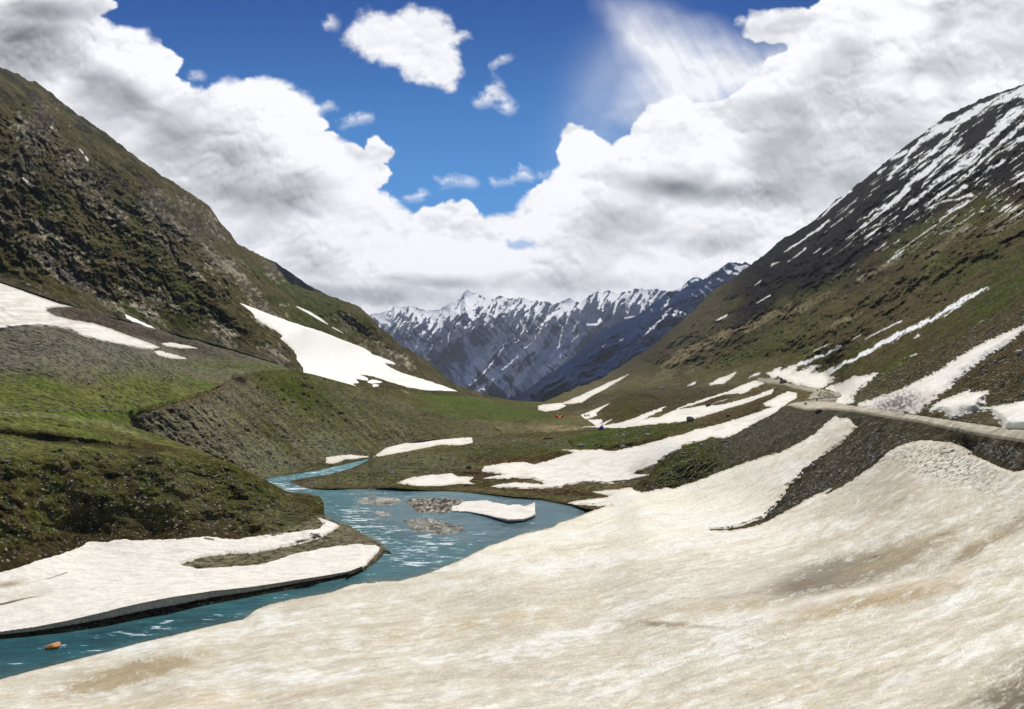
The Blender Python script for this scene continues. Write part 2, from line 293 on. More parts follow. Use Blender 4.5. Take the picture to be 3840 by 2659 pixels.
# ------------------------------------------------------------------ river outline
RIVER = (V('H', (-140, 930), (0, 906), (350, 870), (620, 830), (850, 782), (1230, 702), (1720, 612), (2000, 552), (2100, 512), (2180, 452), (2200, 402)) +
         V('C', (840, 1430), (820, 1415), (700, 1355), (600, 1295), (530, 1280), (420, 1210), (350, 1195), (385, 1180), (415, 1130), (405, 1090), (300, 1055), (160, 1045), (-60, 985), (-120, 960)) + NBANK +
         V('C', (740, 815), (600, 880), (450, 920), (260, 950), (60, 985), (40, 1000), (230, 1020), (450, 1028), (700, 1025), (900, 1020), (1100, 1035), (1350, 1045), (1550, 1060), (1800, 1085), (2000, 1100)) +
         V('E', (90, 1212), (250, 1240), (360, 1262), (450, 1290), (520, 1296)) +
         V('E', (480, 1312), (330, 1372), (220, 1402), (170, 1442)) +
         V('C', (1960, 1322), (1830, 1348), (1700, 1402), (1600, 1432), (1480, 1492), (1390, 1537)) +
         [(1660, 2125), (1600, 2150), (1500, 2176), (1400, 2179)] + V('H', (2020, 603), (1900, 647), (1700, 682), (1560, 712), (1480, 742), (1400, 800), (1180, 847), (1000, 892), (800, 937), (620, 987), (420, 1037), (180, 1097), (0, 1147), (-140, 1185)))
# hidden ground left of / behind the banks that the bed may run under
BED_X = [(-140, 2410), (-140, 2300), (500, 2150), (900, 1880), (960, 1740), (1390, 1670), (1400, 1712)] + NBANK[::-1] + [(1000, 1818), (1190, 1930), (1427, 2035), (1440, 2060), (1290, 2165), (0, 2392)]
BARS = [V('C', (650, 1095), (850, 1082), (1000, 1100), (930, 1140), (780, 1150), (670, 1130)), V('C', (1030, 1095), (1200, 1085), (1440, 1105), (1400, 1180), (1270, 1200), (1100, 1195), (1040, 1150), (1000, 1120)),
        V('C', (980, 1245), (1160, 1238), (1290, 1262), (1420, 1295), (1430, 1325), (1250, 1358), (1050, 1325)), V('C', (760, 1180), (850, 1190), (915, 1215), (860, 1224), (780, 1212)), V('C', (640, 1060), (760, 1052), (900, 1056), (800, 1064))]

# ------------------------------------------------------------------ snow outlines
PATCH_L = [(0, 545), (120, 590), (300, 660), (500, 730), (700, 790), (900, 870), (1060, 930), (1150, 990), (1290, 1040), (1350, 1075), (1240, 1062), (1310, 1110), (1400, 1150), (1600, 1210), (1750, 1260), (1880, 1308), (1750, 1300), (1600, 1297), (1450, 1272), (1300, 1227), (1150, 1177), (1010, 1155), (1110, 1197), (1100, 1215), (990, 1197), (1030, 1235), (960, 1240), (1000, 1260), (900, 1260), (750, 1240), (560, 1180), (545, 1100), (490, 1030), (490, 990), (430, 920), (350, 850), (370, 830), (310, 780), (190, 720), (140, 680), (100, 620)]
PATCHES = [
    ('snow_patch', 'snow patch', 'E', [(0, 905), (100, 880), (250, 832), (350, 803), (330, 790), (250, 776), (400, 780), (600, 775), (680, 792), (750, 777), (870, 750), (970, 730), (1100, 690), (1300, 640), (1420, 597), (1560, 570), (1700, 530), (1850, 480), (1980, 440), (2060, 405), (2010, 395), (1980, 378), (2080, 330), (2200, 270), (2280, 290), (2270, 330),
        (2170, 390), (2080, 462), (1960, 520), (1870, 570), (1720, 650), (1650, 682), (1600, 668), (1530, 663), (1480, 690), (1290, 738), (1270, 775), (1140, 838), (1080, 880), (1060, 910), (960, 950), (880, 970), (880, 990), (1000, 990), (1000, 1000), (930, 1020), (850, 1040), (700, 1070), (500, 1060), (430, 1060), (270, 1080), (240, 1100), (80, 1110), (-140, 1110), (-300, 1105), (-370, 1092), (-250, 1070), (-150, 1055), (0, 1070), (90, 1075), (60, 1045), (-100, 1030), (-300, 1025), (-430, 1020), (-250, 990), (-440, 960), (-430, 920), (-260, 895), (-100, 880), (-40, 892)],
     1.0, 'G', 'long sloping snow strip between the two grassy mounds and the gravel embankment'),
    ('snow_patch', 'snow patch', 'E', [(1960, 165), (2000, 187), (1990, 205), (1900, 240), (1820, 290), (1760, 285), (1650, 350), (1480, 395), (1640, 385), (1850, 330), (1960, 290), (2080, 248), (2060, 290), (1900, 350), (1700, 412), (1550, 462), (1300, 532), (1000, 557), (750, 587), (560, 582), (420, 582), (600, 568), (700, 555), (830, 520), (1000, 450), (1150, 400), (1110, 435), (950, 515), (1100, 490), (1290, 400), (1500, 330), (1700, 265), (1850, 200)],
     .7, 'G', 'forked white snow strip running down from the far road to the purple tent'),
    ('snow_patch', 'snow patch', 'E', [(240, 378), (400, 310), (640, 200), (820, 125), (700, 205), (600, 262), (500, 312), (420, 365), (330, 378)], .7, 'G', 'narrow straight snow strip low on the far right slope above the orange tent'),
    ('snow_patch', 'snow patch', 'O', [(80, 335), (150, 318), (480, 278), (560, 330), (440, 392), (230, 430), (120, 415), (200, 380), (90, 408)], .7, 'G', 'ragged pair of small snow tongues just behind the orange tent'),
    ('snow_patch', 'snow patch', 'O', [(820, 490), (1000, 420), (1320, 285), (1150, 400), (1080, 460), (1100, 500), (930, 562), (880, 550)], .6, 'G', 'dirty wedge of snow beneath the brown hillock right of the orange tent'),
    ('snow_patch', 'snow patch', 'O', [(940, 570), (1190, 570), (1200, 600), (1150, 640), (1230, 682), (1100, 692), (1030, 640)], .5, 'G', 'small white snow patch directly behind the purple tent'),
    ('snow_patch', 'snow patch', 'O', [(1170, 642), (1240, 610), (1360, 560), (1260, 630), (1230, 660)], .5, 'G', 'tiny pointed snow patch right of the snow behind the purple tent'),
    ('snow_patch', 'snow patch', 'C', [(780, 785), (860, 728), (1000, 692), (1200, 668), (1400, 653), (1475, 650), (1485, 690), (1400, 708), (1250, 705), (1100, 737), (950, 765), (800, 790)], .5, 'G', 'long thin curved snow patch at the foot of the bluff beside the far river bend'),
    ('snow_patch', 'snow patch', 'C', [(940, 980), (1050, 940), (1180, 925), (1330, 913), (1380, 935), (1490, 940), (1450, 970), (1500, 990), (1400, 985), (1250, 1003), (1100, 1003), (980, 990)], .7, 'G', 'low white snow patch at the river bank in the middle of the peninsula'),
    ('snow_patch', 'snow patch', 'C', [(425, 800), (500, 788), (600, 778), (740, 793), (640, 806), (560, 812), (512, 832), (480, 842), (432, 836)], .8, 'B', 'small grey-edged snow remnant at the upstream river bank under the bluff'),
    ('snow_patch', 'snow patch', 'L', PATCH_L,
     1.5, 'L', 'large clean triangular snowfield on the left mountain above the green meadow'),
    ('snow_patch', 'snow patch', 'L', [(1100, 1228), (1130, 1208), (1180, 1212), (1232, 1230), (1150, 1242)], .5, 'L', 'small oval snow patch off the ragged foot of the large triangular snowfield'),
    ('snow_patch', 'snow patch', 'L', [(1138, 1252), (1190, 1248), (1204, 1262), (1150, 1268)], .5, 'L', 'tiny lowest snow spot under the large triangular snowfield'),
    ('snow_patch', 'snow patch', 'B', [(-120, 80), (0, 115), (150, 165), (300, 225), (430, 270), (515, 290), (440, 290), (340, 300), (330, 320), (400, 355), (520, 385), (680, 410), (800, 450), (950, 505), (1080, 550), (1150, 580), (1100, 597), (1000, 587), (850, 555), (700, 527), (600, 500), (500, 452), (380, 432), (260, 425), (150, 430), (60, 440), (0, 452), (-120, 470)],
     1.0, 'T', 'long forked snow tongue across the top of the grey scree fan at left'),
    ('snow_patch', 'snow patch', 'B', [(1110, 612), (1150, 605), (1280, 640), (1350, 665), (1250, 662), (1150, 642)], .4, 'T', 'greyish sliver of snow on the scree just below the tip of the forked snow tongue'),
    ('snow_patch', 'snow patch', 'B', [(1160, 555), (1230, 546), (1360, 570), (1425, 588), (1300, 587), (1200, 572)], .4, 'T', 'thin pale snow sliver on the scree right of the tip of the forked snow tongue'),
    ('snow_patch', 'snow patch', 'B', [(900, 343), (960, 370), (1080, 425), (1188, 487), (1120, 475), (1000, 420), (910, 368)], .6, 'L', 'narrow white snow streak under the brown crag at the top of the scree fan'),
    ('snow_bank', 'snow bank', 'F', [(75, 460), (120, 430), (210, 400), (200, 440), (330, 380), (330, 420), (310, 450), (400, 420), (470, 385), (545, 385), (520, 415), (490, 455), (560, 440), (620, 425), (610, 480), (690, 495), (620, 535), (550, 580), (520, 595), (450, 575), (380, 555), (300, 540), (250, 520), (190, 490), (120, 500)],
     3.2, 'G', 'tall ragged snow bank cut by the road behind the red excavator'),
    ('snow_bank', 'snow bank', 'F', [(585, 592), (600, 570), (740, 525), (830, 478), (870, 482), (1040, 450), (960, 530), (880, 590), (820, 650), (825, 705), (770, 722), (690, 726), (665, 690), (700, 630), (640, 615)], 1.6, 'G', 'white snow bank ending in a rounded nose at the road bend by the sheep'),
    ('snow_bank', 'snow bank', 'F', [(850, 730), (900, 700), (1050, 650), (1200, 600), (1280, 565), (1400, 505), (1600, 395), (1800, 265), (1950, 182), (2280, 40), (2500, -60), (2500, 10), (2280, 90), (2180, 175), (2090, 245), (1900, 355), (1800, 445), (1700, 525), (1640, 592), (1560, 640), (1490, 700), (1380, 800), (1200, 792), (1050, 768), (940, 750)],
     3.4, 'G', 'long snow chute ending in a thick grey front above the road'),
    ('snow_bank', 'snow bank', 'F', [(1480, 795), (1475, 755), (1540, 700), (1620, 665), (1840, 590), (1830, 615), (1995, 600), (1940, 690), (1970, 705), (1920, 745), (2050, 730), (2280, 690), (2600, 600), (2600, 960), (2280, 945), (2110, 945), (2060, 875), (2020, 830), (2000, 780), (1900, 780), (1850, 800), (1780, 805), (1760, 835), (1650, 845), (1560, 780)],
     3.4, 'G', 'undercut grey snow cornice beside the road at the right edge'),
    ('snow_patch', 'snow patch', 'E', [(1520, 212), (1600, 160), (1755, 107), (1700, 165), (1640, 205)], .5, 'G', 'slanted snow patch alone on the slope above the far road'),
]

# ------------------------------------------------------------------ sheets
class Sheet:
    def __init__(s, name, x0, x1, step, top, bot, fn, jag=0.0, seed=1):
        nx = int((x1 - x0) / step) + 1; s.xs = np.linspace(x0, x1, nx); s.top = ip(top, s.xs); s.bot = ip(bot, s.xs)
        if jag:
            sky_n = fbm(s.xs / 42, s.xs * 0, 5, seed, 0.62) ; s.top = s.top + jag * sky_n
        s.ny = int(np.max(s.bot - s.top) / step) + 1; s.nx = nx; s.name = name
        t = np.linspace(0, 1, s.ny)[:, None]; s.py = s.top[None] + (s.bot - s.top)[None] * t; s.px = np.repeat(s.xs[None], s.ny, 0)
        s.Y = fn(s.px, s.py)
    def normal(s):
        P = np.stack([(s.px - CX) / F * s.Y, s.Y, (HY - s.py) / F * s.Y], -1); n_ = np.cross(np.gradient(P, axis=1), np.gradient(P, axis=0)); return n_ / (np.linalg.norm(n_, axis=-1)[..., None] + 1e-12)
    def relief(s, h, lim=.12, minc=.42):
        """raise the surface by h metres along its normal, keeping every point on its own line of sight"""
        n_ = s.normal(); c_ = n_[..., 0] * (s.px - CX) / F + n_[..., 1] + n_[..., 2] * (HY - s.py) / F
        s.Y = s.Y - np.clip(h / np.maximum(np.abs(c_), minc), -lim * s.Y, lim * s.Y)
    def finish(s):
        s.X = (s.px - CX) / F * s.Y; s.Z = (HY - s.py) / F * s.Y
    def sample(s, px, py):
        px = np.asarray(px, float); py = np.asarray(py, float)
        i = np.clip((px - s.xs[0]) / (s.xs[1] - s.xs[0]), 0, s.nx - 1.001); tp = np.interp(px, s.xs, s.top); bt = np.interp(px, s.xs, s.bot)
        j = np.clip((py - tp) / (bt - tp + 1e-9), 0, 1) * (s.ny - 1.001); i0 = i.astype(int); j0 = j.astype(int); a = i - i0; b = j - j0
        r = []
        for A in (s.X, s.Y, s.Z): r.append((A[j0, i0] * (1 - a) + A[j0, i0 + 1] * a) * (1 - b) + (A[j0 + 1, i0] * (1 - a) + A[j0 + 1, i0 + 1] * a) * b)
        return np.stack(r, -1)
    def build(s, mat, col, ston, drop=0.12, back=0.05, **props):
        P = np.stack([s.X, s.Y, s.Z], -1)
        def sk(E, q=1): 
            o = E.copy(); o[..., 0] *= 1 + back * q; o[..., 1] *= 1 + back * q; o[..., 2] -= drop * E[..., 1] * q; return o
        P = np.concatenate([sk(P[:1], 1.0), sk(P[:1], .15), P, sk(P[-1:], .5)], 0)
        P = np.concatenate([sk(P[:, :1], .5), P, sk(P[:, -1:], .5)], 1)
        def pad(A): return np.pad(A, ((2, 1), (1, 1), (0, 0)), mode='edge')
        ny, nx = P.shape[:2]
        me = raw_mesh(s.name, P.reshape(-1, 3), grid_quads(ny, nx)[:, ::-1], mat, dict(Col=pad(col).reshape(-1, 3), Ston=pad(ston).reshape(-1, 3)))
        return link(s.name, me, **props)
def paint(col, m, rgb):
    m = np.clip(m, 0, 1)[..., None]; return col * (1 - m) + lin(rgb) * m

# ---------------- far range
F1_SKY = V('D', (-60, 470), (160, 440), (250, 425), (320, 405), (345, 372), (390, 385), (450, 372), (540, 402), (620, 410), (680, 398), (720, 372), (760, 350), (820, 330), (838, 285), (850, 262), (862, 258), (905, 280), (950, 300), (1000, 322), (1060, 330), (1100, 310), (1180, 322),
           (1280, 325), (1350, 335), (1420, 350), (1500, 362), (1560, 345), (1610, 322), (1660, 345), (1682, 362), (1750, 300), (1790, 280), (1880, 272), (1960, 285), (2040, 268), (2130, 248), (2200, 262), (2305, 270)) + V('P', (1150, 303), (1230, 325), (1300, 330), (1500, 340), (1800, 360))
s1 = Sheet('mountain_range', 1270, 2760, 2.2, F1_SKY, [(1270, 1540), (2760, 1540)], lambda x, y: 7600 - 2600 * sstep(0, 1, (y - ip(F1_SKY, x)) / 460), jag=9, seed=3)
x, y = s1.px, s1.py; dsk = y - ip(F1_SKY, x)
wx = fbm(x / 130, y / 130, 3, 21) * 22; wy = fbm(x / 130, y / 130, 3, 22) * 18
u1 = (x + wx) * 0.86 + (y + wy) * 0.50; v1 = -(x + wx) * 0.50 + (y + wy) * 0.86           # across / along the gullies that run down-left
R1 = ridged(u1 / 95, v1 / 300, 6, 31, 0.55); R2 = ridged((x + wx) / 40, (y + wy) / 120, 5, 37, 0.6); R3 = ridged((x - y * .6 + wx) / 150, (y + wy) / 420, 4, 47, 0.5)
# big buttresses: two ribs descending to the lower left as in the massif
rib = np.zeros_like(x)
for pts in (V('D', (1080, 330, 60), (960, 520, 120), (640, 700, 90), (560, 760, 40)), V('D', (1420, 360, 60), (1150, 640, 110), (860, 970, 60)), V('D', (1560, 460, 50), (1330, 700, 100), (980, 1000, 80)), V('D', (2000, 300, 50), (1700, 600, 120), (1300, 1000, 120))):
    rib = np.maximum(rib, np.clip(stroke(x + wx * .6, y, [(a_, b_, c_ * 1.9) for a_, b_, c_ in pts]) / 150, 0, 1))
s1.Y = s1.Y - (R1 * (200 + 160 * sstep(260, 60, dsk)) + R2 * (40 + 80 * sstep(240, 60, dsk)) + R3 * 330) * sstep(-5, 110, dsk + 12) - rib * 760
s1.finish()
snowline = np.interp(x, [1380, 1480, 1600, 1760, 1800, 1900, 2000, 2100, 2200, 2300, 2400, 2520, 2700], [190, 215, 165, 165, 150, 150, 150, 105, 80, 120, 130, 75, 70])
sn = (.8 - R1 * .5 - R2 * .9) * .9 + fbm(u1 / 12, v1 / 80, 4, 52, .6) * .95 + fbm(x / 20, y / 14, 4, 51, .6) * .4 + (.74 - 1.45 * dsk / snowline) - .35 * sstep(16, 0, dsk) * (x > 1790)
sn = np.where(dsk > snowline * 1.25, -1, sn)
m = sstep(.28, .35, sn)
for pts in (V('D', (1150, 640, 3), (1080, 750, 7), (1000, 850, 7), (930, 920, 9), (865, 970, 4)), V('D', (1330, 650, 4), (1280, 690, 4)), V('D', (1240, 740, 4), (1120, 840, 5)), V('D', (1060, 905, 4), (945, 1000, 3)), V('D', (1210, 555, 8), (1215, 620, 7)),
            V('D', (1250, 500, 5), (1275, 545, 10), (1240, 620, 7), (1215, 645, 4)), V('D', (1320, 390, 8), (1300, 480, 8), (1280, 540, 8)), V('D', (1420, 370, 12), (1350, 480, 14), (1300, 560, 8)), V('D', (1590, 400, 14), (1480, 440, 16), (1400, 520, 8), (1360, 550, 4)),
            V('D', (1550, 460, 4), (1550, 560, 3), (1520, 690, 5)), V('D', (1540, 735, 5), (1545, 755, 4)), V('D', (1100, 340, 12), (1080, 440, 18), (1035, 550, 5)), V('D', (1830, 480, 14), (1800, 515, 10), (1730, 515, 8)), V('D', (1665, 490, 4), (1630, 560, 4)),
            V('D', (1680, 575, 3), (1620, 640, 4)), V('D', (2130, 380, 10), (2100, 450, 6), (2000, 470, 6)), V('D', (850, 290, 22), (900, 330, 40), (880, 380, 30), (910, 470, 22)), V('D', (600, 430, 14), (750, 440, 14), (880, 420, 10)), V('D', (230, 450, 30), (300, 500, 30)), V('D', (610, 660, 5), (590, 720, 6)),
            V('D', (500, 670, 4), (485, 700, 4)), V('D', (560, 560, 14), (530, 610, 5)), V('D', (740, 560, 7), (730, 640, 3)), V('D', (985, 980, 9), (1000, 982, 6))):
    m = np.maximum(m, sstep(-1.5, 1.5, stroke(x + fbm(x / 14, y / 14, 3, 61) * 7, y, pts)))
nb = fbm(u1 / 60, v1 / 200, 5, 71)
c = np.zeros(x.shape + (3,)) + lin((104, 114, 138)); c = paint(c, sstep(-.1, .4, nb) * .6, (128, 126, 138)); c = paint(c, sstep(.1, .5, -nb) * .7, (54, 66, 98)); c = paint(c, sstep(180, 20, dsk) * .35, (66, 66, 78)); c = paint(c, sstep(2080, 2330, x) * .6, (56, 72, 108))  # the last, bluer tone paints a cloud shadow over the right part
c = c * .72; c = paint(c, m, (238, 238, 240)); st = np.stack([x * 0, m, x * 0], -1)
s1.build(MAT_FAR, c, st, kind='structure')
# ---------------- dark ridge in front of it, on the right
F2_TOP = V('P', (-200, 1290), (0, 1222), (100, 1150), (250, 1040), (440, 920), (560, 800), (700, 680), (850, 600), (1000, 550), (1150, 440), (1220, 380), (1290, 332), (1400, 290), (1440, 250), (1500, 205), (1540, 212), (1580, 228), (1620, 200), (1740, 120), (1800, 80), (1860, 75), (1920, 92), (1950, 70), (2000, 105), (2100, 170), (2400, 300))
s2 = Sheet('dark_ridge', 1865, 2930, 2.2, F2_TOP, [(1865, 1560), (2930, 1560)], lambda x, y: 3300 + 1500 * sstep(1520, 980, y) - 500 * sstep(1900, 2800, x), jag=6, seed=9)
x, y = s2.px, s2.py; dsk = y - ip(F2_TOP, x)
u2 = x * .62 + y * .78 + fbm(x / 120, y / 120, 3, 5) * 30; v2 = x * .78 - y * .62
Q1 = ridged(u2 / 60, v2 / 260, 6, 81, .55); s2.Y = s2.Y - Q1 * 190 * sstep(-6, 80, dsk) - 260 * sstep(60, -60, stroke(x, y, V('P', (1290, 400, 0), (1330, 700, 0), (1000, 1000, 0)))) ; s2.finish()
m = x * 0
for pts in (V('P', (1285, 380, 8), (1270, 440, 12), (1220, 490, 4)), V('P', (1310, 470, 8), (1230, 560, 10), (1120, 670, 12), (1030, 750, 5)), V('P', (1350, 510, 14), (1310, 560, 6)), V('P', (1350, 500, 10), (1450, 530, 8)), V('P', (1400, 540, 14), (1370, 565, 5)), V('P', (1190, 680, 6), (1150, 715, 3)), V('P', (1140, 490, 7), (1135, 515, 4)),
            V('P', (730, 790, 5), (712, 808, 3)), V('P', (1750, 120, 8), (1800, 165, 16), (1880, 180, 12)), V('P', (1720, 130, 10), (1650, 190, 8), (1600, 218, 6)), V('P', (1830, 85, 12), (1900, 140, 26), (1960, 110, 16)), V('P', (1700, 220, 5), (1780, 260, 7)), V('P', (1600, 285, 5), (1690, 345, 4)),
            V('P', (1545, 310, 4), (1590, 350, 5), (1615, 400, 3)), V('P', (1490, 360, 6), (1530, 385, 3)), V('P', (1480, 240, 10), (1530, 230, 12)), V('P', (1440, 275, 10), (1370, 320, 8), (1300, 335, 5)), V('P', (1640, 250, 4), (1655, 260, 3)), V('P', (850, 760, 3), (890, 740, 2))):
    m = np.maximum(m, sstep(-1.5, 1.2, stroke(x + fbm(x / 12, y / 12, 3, 62) * 8, y + fbm(x / 12, y / 12, 3, 63) * 5, pts)))
nb = fbm(u2 / 50, v2 / 200, 5, 91)
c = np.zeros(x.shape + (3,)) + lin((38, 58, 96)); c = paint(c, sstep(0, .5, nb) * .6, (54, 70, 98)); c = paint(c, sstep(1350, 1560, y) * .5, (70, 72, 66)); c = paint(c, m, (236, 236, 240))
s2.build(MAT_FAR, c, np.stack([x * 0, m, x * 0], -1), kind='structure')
# ---------------- dark ridge behind the left mountain
L2_TOP = [(900, 935), (960, 952), (987, 963), (1030, 983), (1070, 1008), (1120, 1043), (1165, 1073), (1212, 1098), (1260, 1120), (1330, 1170), (1400, 1230), (1460, 1260)]
s3 = Sheet('rear_ridge', 900, 1460, 2.5, L2_TOP, [(900, 1300), (1460, 1400)], lambda x, y: 2500 - 400 * sstep(950, 1400, y) + x * 0, jag=5, seed=19)
x, y = s3.px, s3.py; s3.Y = s3.Y - 60 * ridged((x * .6 - y * .8) / 60, (x * .8 + y * .6) / 200, 5, 13); s3.finish()
c = np.zeros(x.shape + (3,)) + lin((54, 60, 64)); c = paint(c, sstep(0, .5, fbm(x / 30, y / 30, 4, 3)) * .5, (64, 70, 50))
s3.build(MAT_SLOPE, c, np.stack([x * 0, x * 0, x * 0], -1), kind='structure')

# ---------------- left mountain
def lbot(px): return np.where(px < 1090, ip(FAN, px), np.where(px < 1390, ip(RIM, px), np.interp(px, [1390, 1550, 1720, 1850, 1960, 2080], [1458, 1482, 1489, 1499, 1510, 1522]))) + np.where(px < 1390, 45, np.interp(px, [1390, 1500], [45, 4]))
xl = np.arange(-90, 2081, 10.)
LBOT = list(zip(xl, lbot(xl)))
sL = Sheet('left_mountain', -90, 2060, 3.0, SKY_L, LBOT, f_L, jag=8, seed=29)
x, y = sL.px, sL.py
front = np.where(y > np.where(x < 1090, ip(FAN, x), ip(RIM, x)), np.where(x < 1090, f_T(x, y), f_B(x, y)), 0)
under = (x < 1400) & (y > np.where(x < 1090, ip(FAN, x), ip(RIM, x)))
sL.Y = np.where(under, np.maximum(sL.Y, front * (1.001 + .0012 * np.clip(y - np.where(x < 1090, ip(FAN, x), ip(RIM, x)), 0, 60))), sL.Y)
sL.finish(); dsk = y - ip(SKY_L, x); X, Y = sL.X, sL.Y
w = fbm(X / 90, Y / 90, 4, 5)
# gullies and ribs run down the fall line (+X), rock bands cross them
ga = ridged((Y + w * 60) / 110, X / 420, 5, 6, .55); gb = ridged((Y + w * 30) / 30, X / 130, 5, 7, .6)
rough = fbm(X / 26, Y / 26, 6, 8, .62)
edge = sstep(0, 60, dsk) * (1 - under)
sa_ = x * .66 - y * .75; sb_ = x * .75 + y * .66; wv = fbm(x / 120, y / 120, 4, 9)
hL = (ridged(sa_ / 150 + wv * .5, sb_ / 420, 5, 11, .6) - .35) * 22 + fbm(x / 70, y / 60, 6, 12, .62) * 13 + (ridged(sa_ / 34 + wv, sb_ / 90, 4, 13, .6) - .3) * 5 - sstep(.1, .2, np.abs(fbm(x / 210, y / 170, 4, 14))) * 0
sL.relief(hL * np.clip(Y / 1000, .4, 1.2) * edge * sstep(45, 200, lbot(x) - y) * (1 - sstep(-70, -5, sdf(x, y, V('L', *PATCH_L))))); sL.finish()
# colours
sa = (x * 0.62 - y * 0.78) ; sb = (x * .78 + y * .62)             # across / along the dip seen on this face
n_big = fbm(sa / 210, sb / 460, 5, 15, .6); n_mid = fbm(sa / 46, sb / 150, 6, 16, .62); n_f = fbm(x / 16, y / 16, 5, 17, .65)
c = np.zeros(x.shape + (3,)) + lin((88, 84, 50)); c = paint(c, sstep(-.1, .3, n_big + n_mid * .5) * .8, (70, 82, 30)); c = paint(c, sstep(-.05, .3, -n_mid - .25 * n_big) * .8, (98, 90, 68))
rk = x * 0
for b_ in ((230, 900, 150, 60, 40), (620, 870, 90, 170, -35), (760, 860, 90, 120, -35), (330, 690, 70, 160, -48), (160, 900, 60, 40, 40), (150, 500, 130, 120, 30), (60, 640, 90, 130, 20), (270, 640, 110, 80, 30), (560, 760, 90, 80, 20), (700, 1000, 60, 50, 30), (830, 990, 170, 60, 38),
           (470, 1010, 120, 45, 38), (380, 1090, 130, 60, 55), (560, 1130, 130, 55, 30), (820, 1250, 90, 45, 40), (1000, 1170, 110, 45, 35), (1020, 1330, 70, 60, 40), (1390, 1300, 40, 100, -35), (1470, 1350, 90, 40, 40), (1020, 1010, 70, 30, 40), (700, 800, 90, 60, 40), (100, 870, 130, 45, 38), (60, 800, 60, 90, 30), (1300, 1220, 40, 60, 0), (930, 1080, 90, 30, 38), (440, 820, 60, 60, 0), (230, 1010, 160, 40, 38)):
    rk = np.maximum(rk, blob(x, y, *b_))
rkm = sstep(.48, .85, rk + n_mid * .8 + n_f * .4); rkl = sstep(.1, .6, n_f + n_mid)
c = paint(c, rkm * .95, (112, 103, 92)); c = paint(c, rkm * rkl * .9, (192, 184, 170)); c = paint(c, rkm * sstep(.15, .5, -n_f - n_mid * .4) * .8, (58, 52, 52))
dk = sstep(260, 60, dsk) * sstep(1000, 700, x) + blob(x, y, 180, 560, 260, 150, 40) ; c = paint(c, np.clip(dk, 0, 1) * sstep(-.25, .35, n_mid + n_big * .6) * .8, (50, 44, 42))  # dark rock tone, also painting the cloud shadow on the upper slopes
c = paint(c, stroke(x, y, V('A', (1050, 1100, 14), (1300, 1330, 22), (1480, 1440, 8))) / 6, (62, 58, 56)); c = paint(c, blob(x, y, 230, 1010, 150, 22, 36) * sstep(-.2, .2, n_f) * 1.3, (138, 136, 142))
c = paint(c, sstep(.1, .45, fbm(sa / 12, sb / 90, 4, 19)) * .35, (130, 120, 92)); c = paint(c, (1 - sstep(8, 60, np.abs(y - lbot(x) + 45))) * sstep(1390, 1250, x) * .6, (96, 90, 78))
c = paint(c, sstep(1080, 1250, x) * sstep(-.1, .3, n_big + .1) * .5, (80, 84, 42))
m = x * 0
for pts in (V('A', (595, 720, 6), (620, 745, 8)), V('A', (640, 775, 7), (655, 800, 9)), V('A', (170, 935, 5), (210, 965, 9), (255, 990, 3)), V('L', (490, 575, 4), (600, 630, 12), (700, 690, 10), (760, 730, 3)), V('L', (800, 755, 5), (890, 805, 3)), V('A', (380, 550, 5), (390, 560, 7))):
    m = np.maximum(m, sstep(-1, 1, stroke(x, y, pts)))
c = paint(c, m, (240, 238, 234)); stn = np.stack([.25 + .5 * rkm, m, x * 0], -1)
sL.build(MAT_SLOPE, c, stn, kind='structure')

# ---------------- terrace with the scree fan, and the mound in front of it
xb = np.arange(-90, 1500, 10.)
TBOT = [(-90, 1541), (470, 1541), (500, 1538)] + RIM[2:12] + [(1095, 1392)]
sT = Sheet('terrace', -90, 1092, 3.0, FAN, TBOT, f_T, jag=0)
sM = Sheet('grassy_mound', -90, 1466, 3.0, MTOP, MBOT, f_T, jag=0, seed=4)
def tl_relief(s):
    x, y = s.px, s.py; s.finish(); X, Y = s.X, s.Y
    cut = sstep(0, 60, s.py - s.top[None]) if s.name == 'grassy_mound' else 1.0
    k = sstep(1540, 1640, y); low = sstep(0, 90, ip(MBOT, x) - y - np.interp(x, [0, 300, 700, 1190], [250, 300, 250, 50]))
    if s.name == 'terrace': low = low * np.where(x > 480, sstep(0, 40, s.bot[None] - y), 1)
    h_ = (fbm(x / 120, y / 70, 5, 43, .5) * (.8 + 1.0 * k) + fbm(X / 5, Y / 5, 4, 44, .5) * .4) * low * sstep(0, 30, y - ip(FAN, x))
    # gullies down the mound's face
    face = sstep(1720, 1800, y) * low * cut
    h_ = h_ - face * 1.8 * ridged(X / 13 + fbm(X / 30, Y / 30, 3, 9) * .6, Y / 60, 4, 45)
    for (cx_, cy_, rx, ry, d) in ((330, 1660, 330, 11, -2.6), (420, 1700, 240, 16, 2.0), (230, 1600, 260, 6, -1.2), (100, 1640, 200, 10, -1.8)): h_ = h_ + d * .6 * blob(x, y, cx_, cy_, rx, ry, 6)
    s.relief(h_); s.Y = np.where(y > 1900, np.minimum(s.Y, 49.75 * F / np.maximum(y - HY, 1)), s.Y); s.finish()
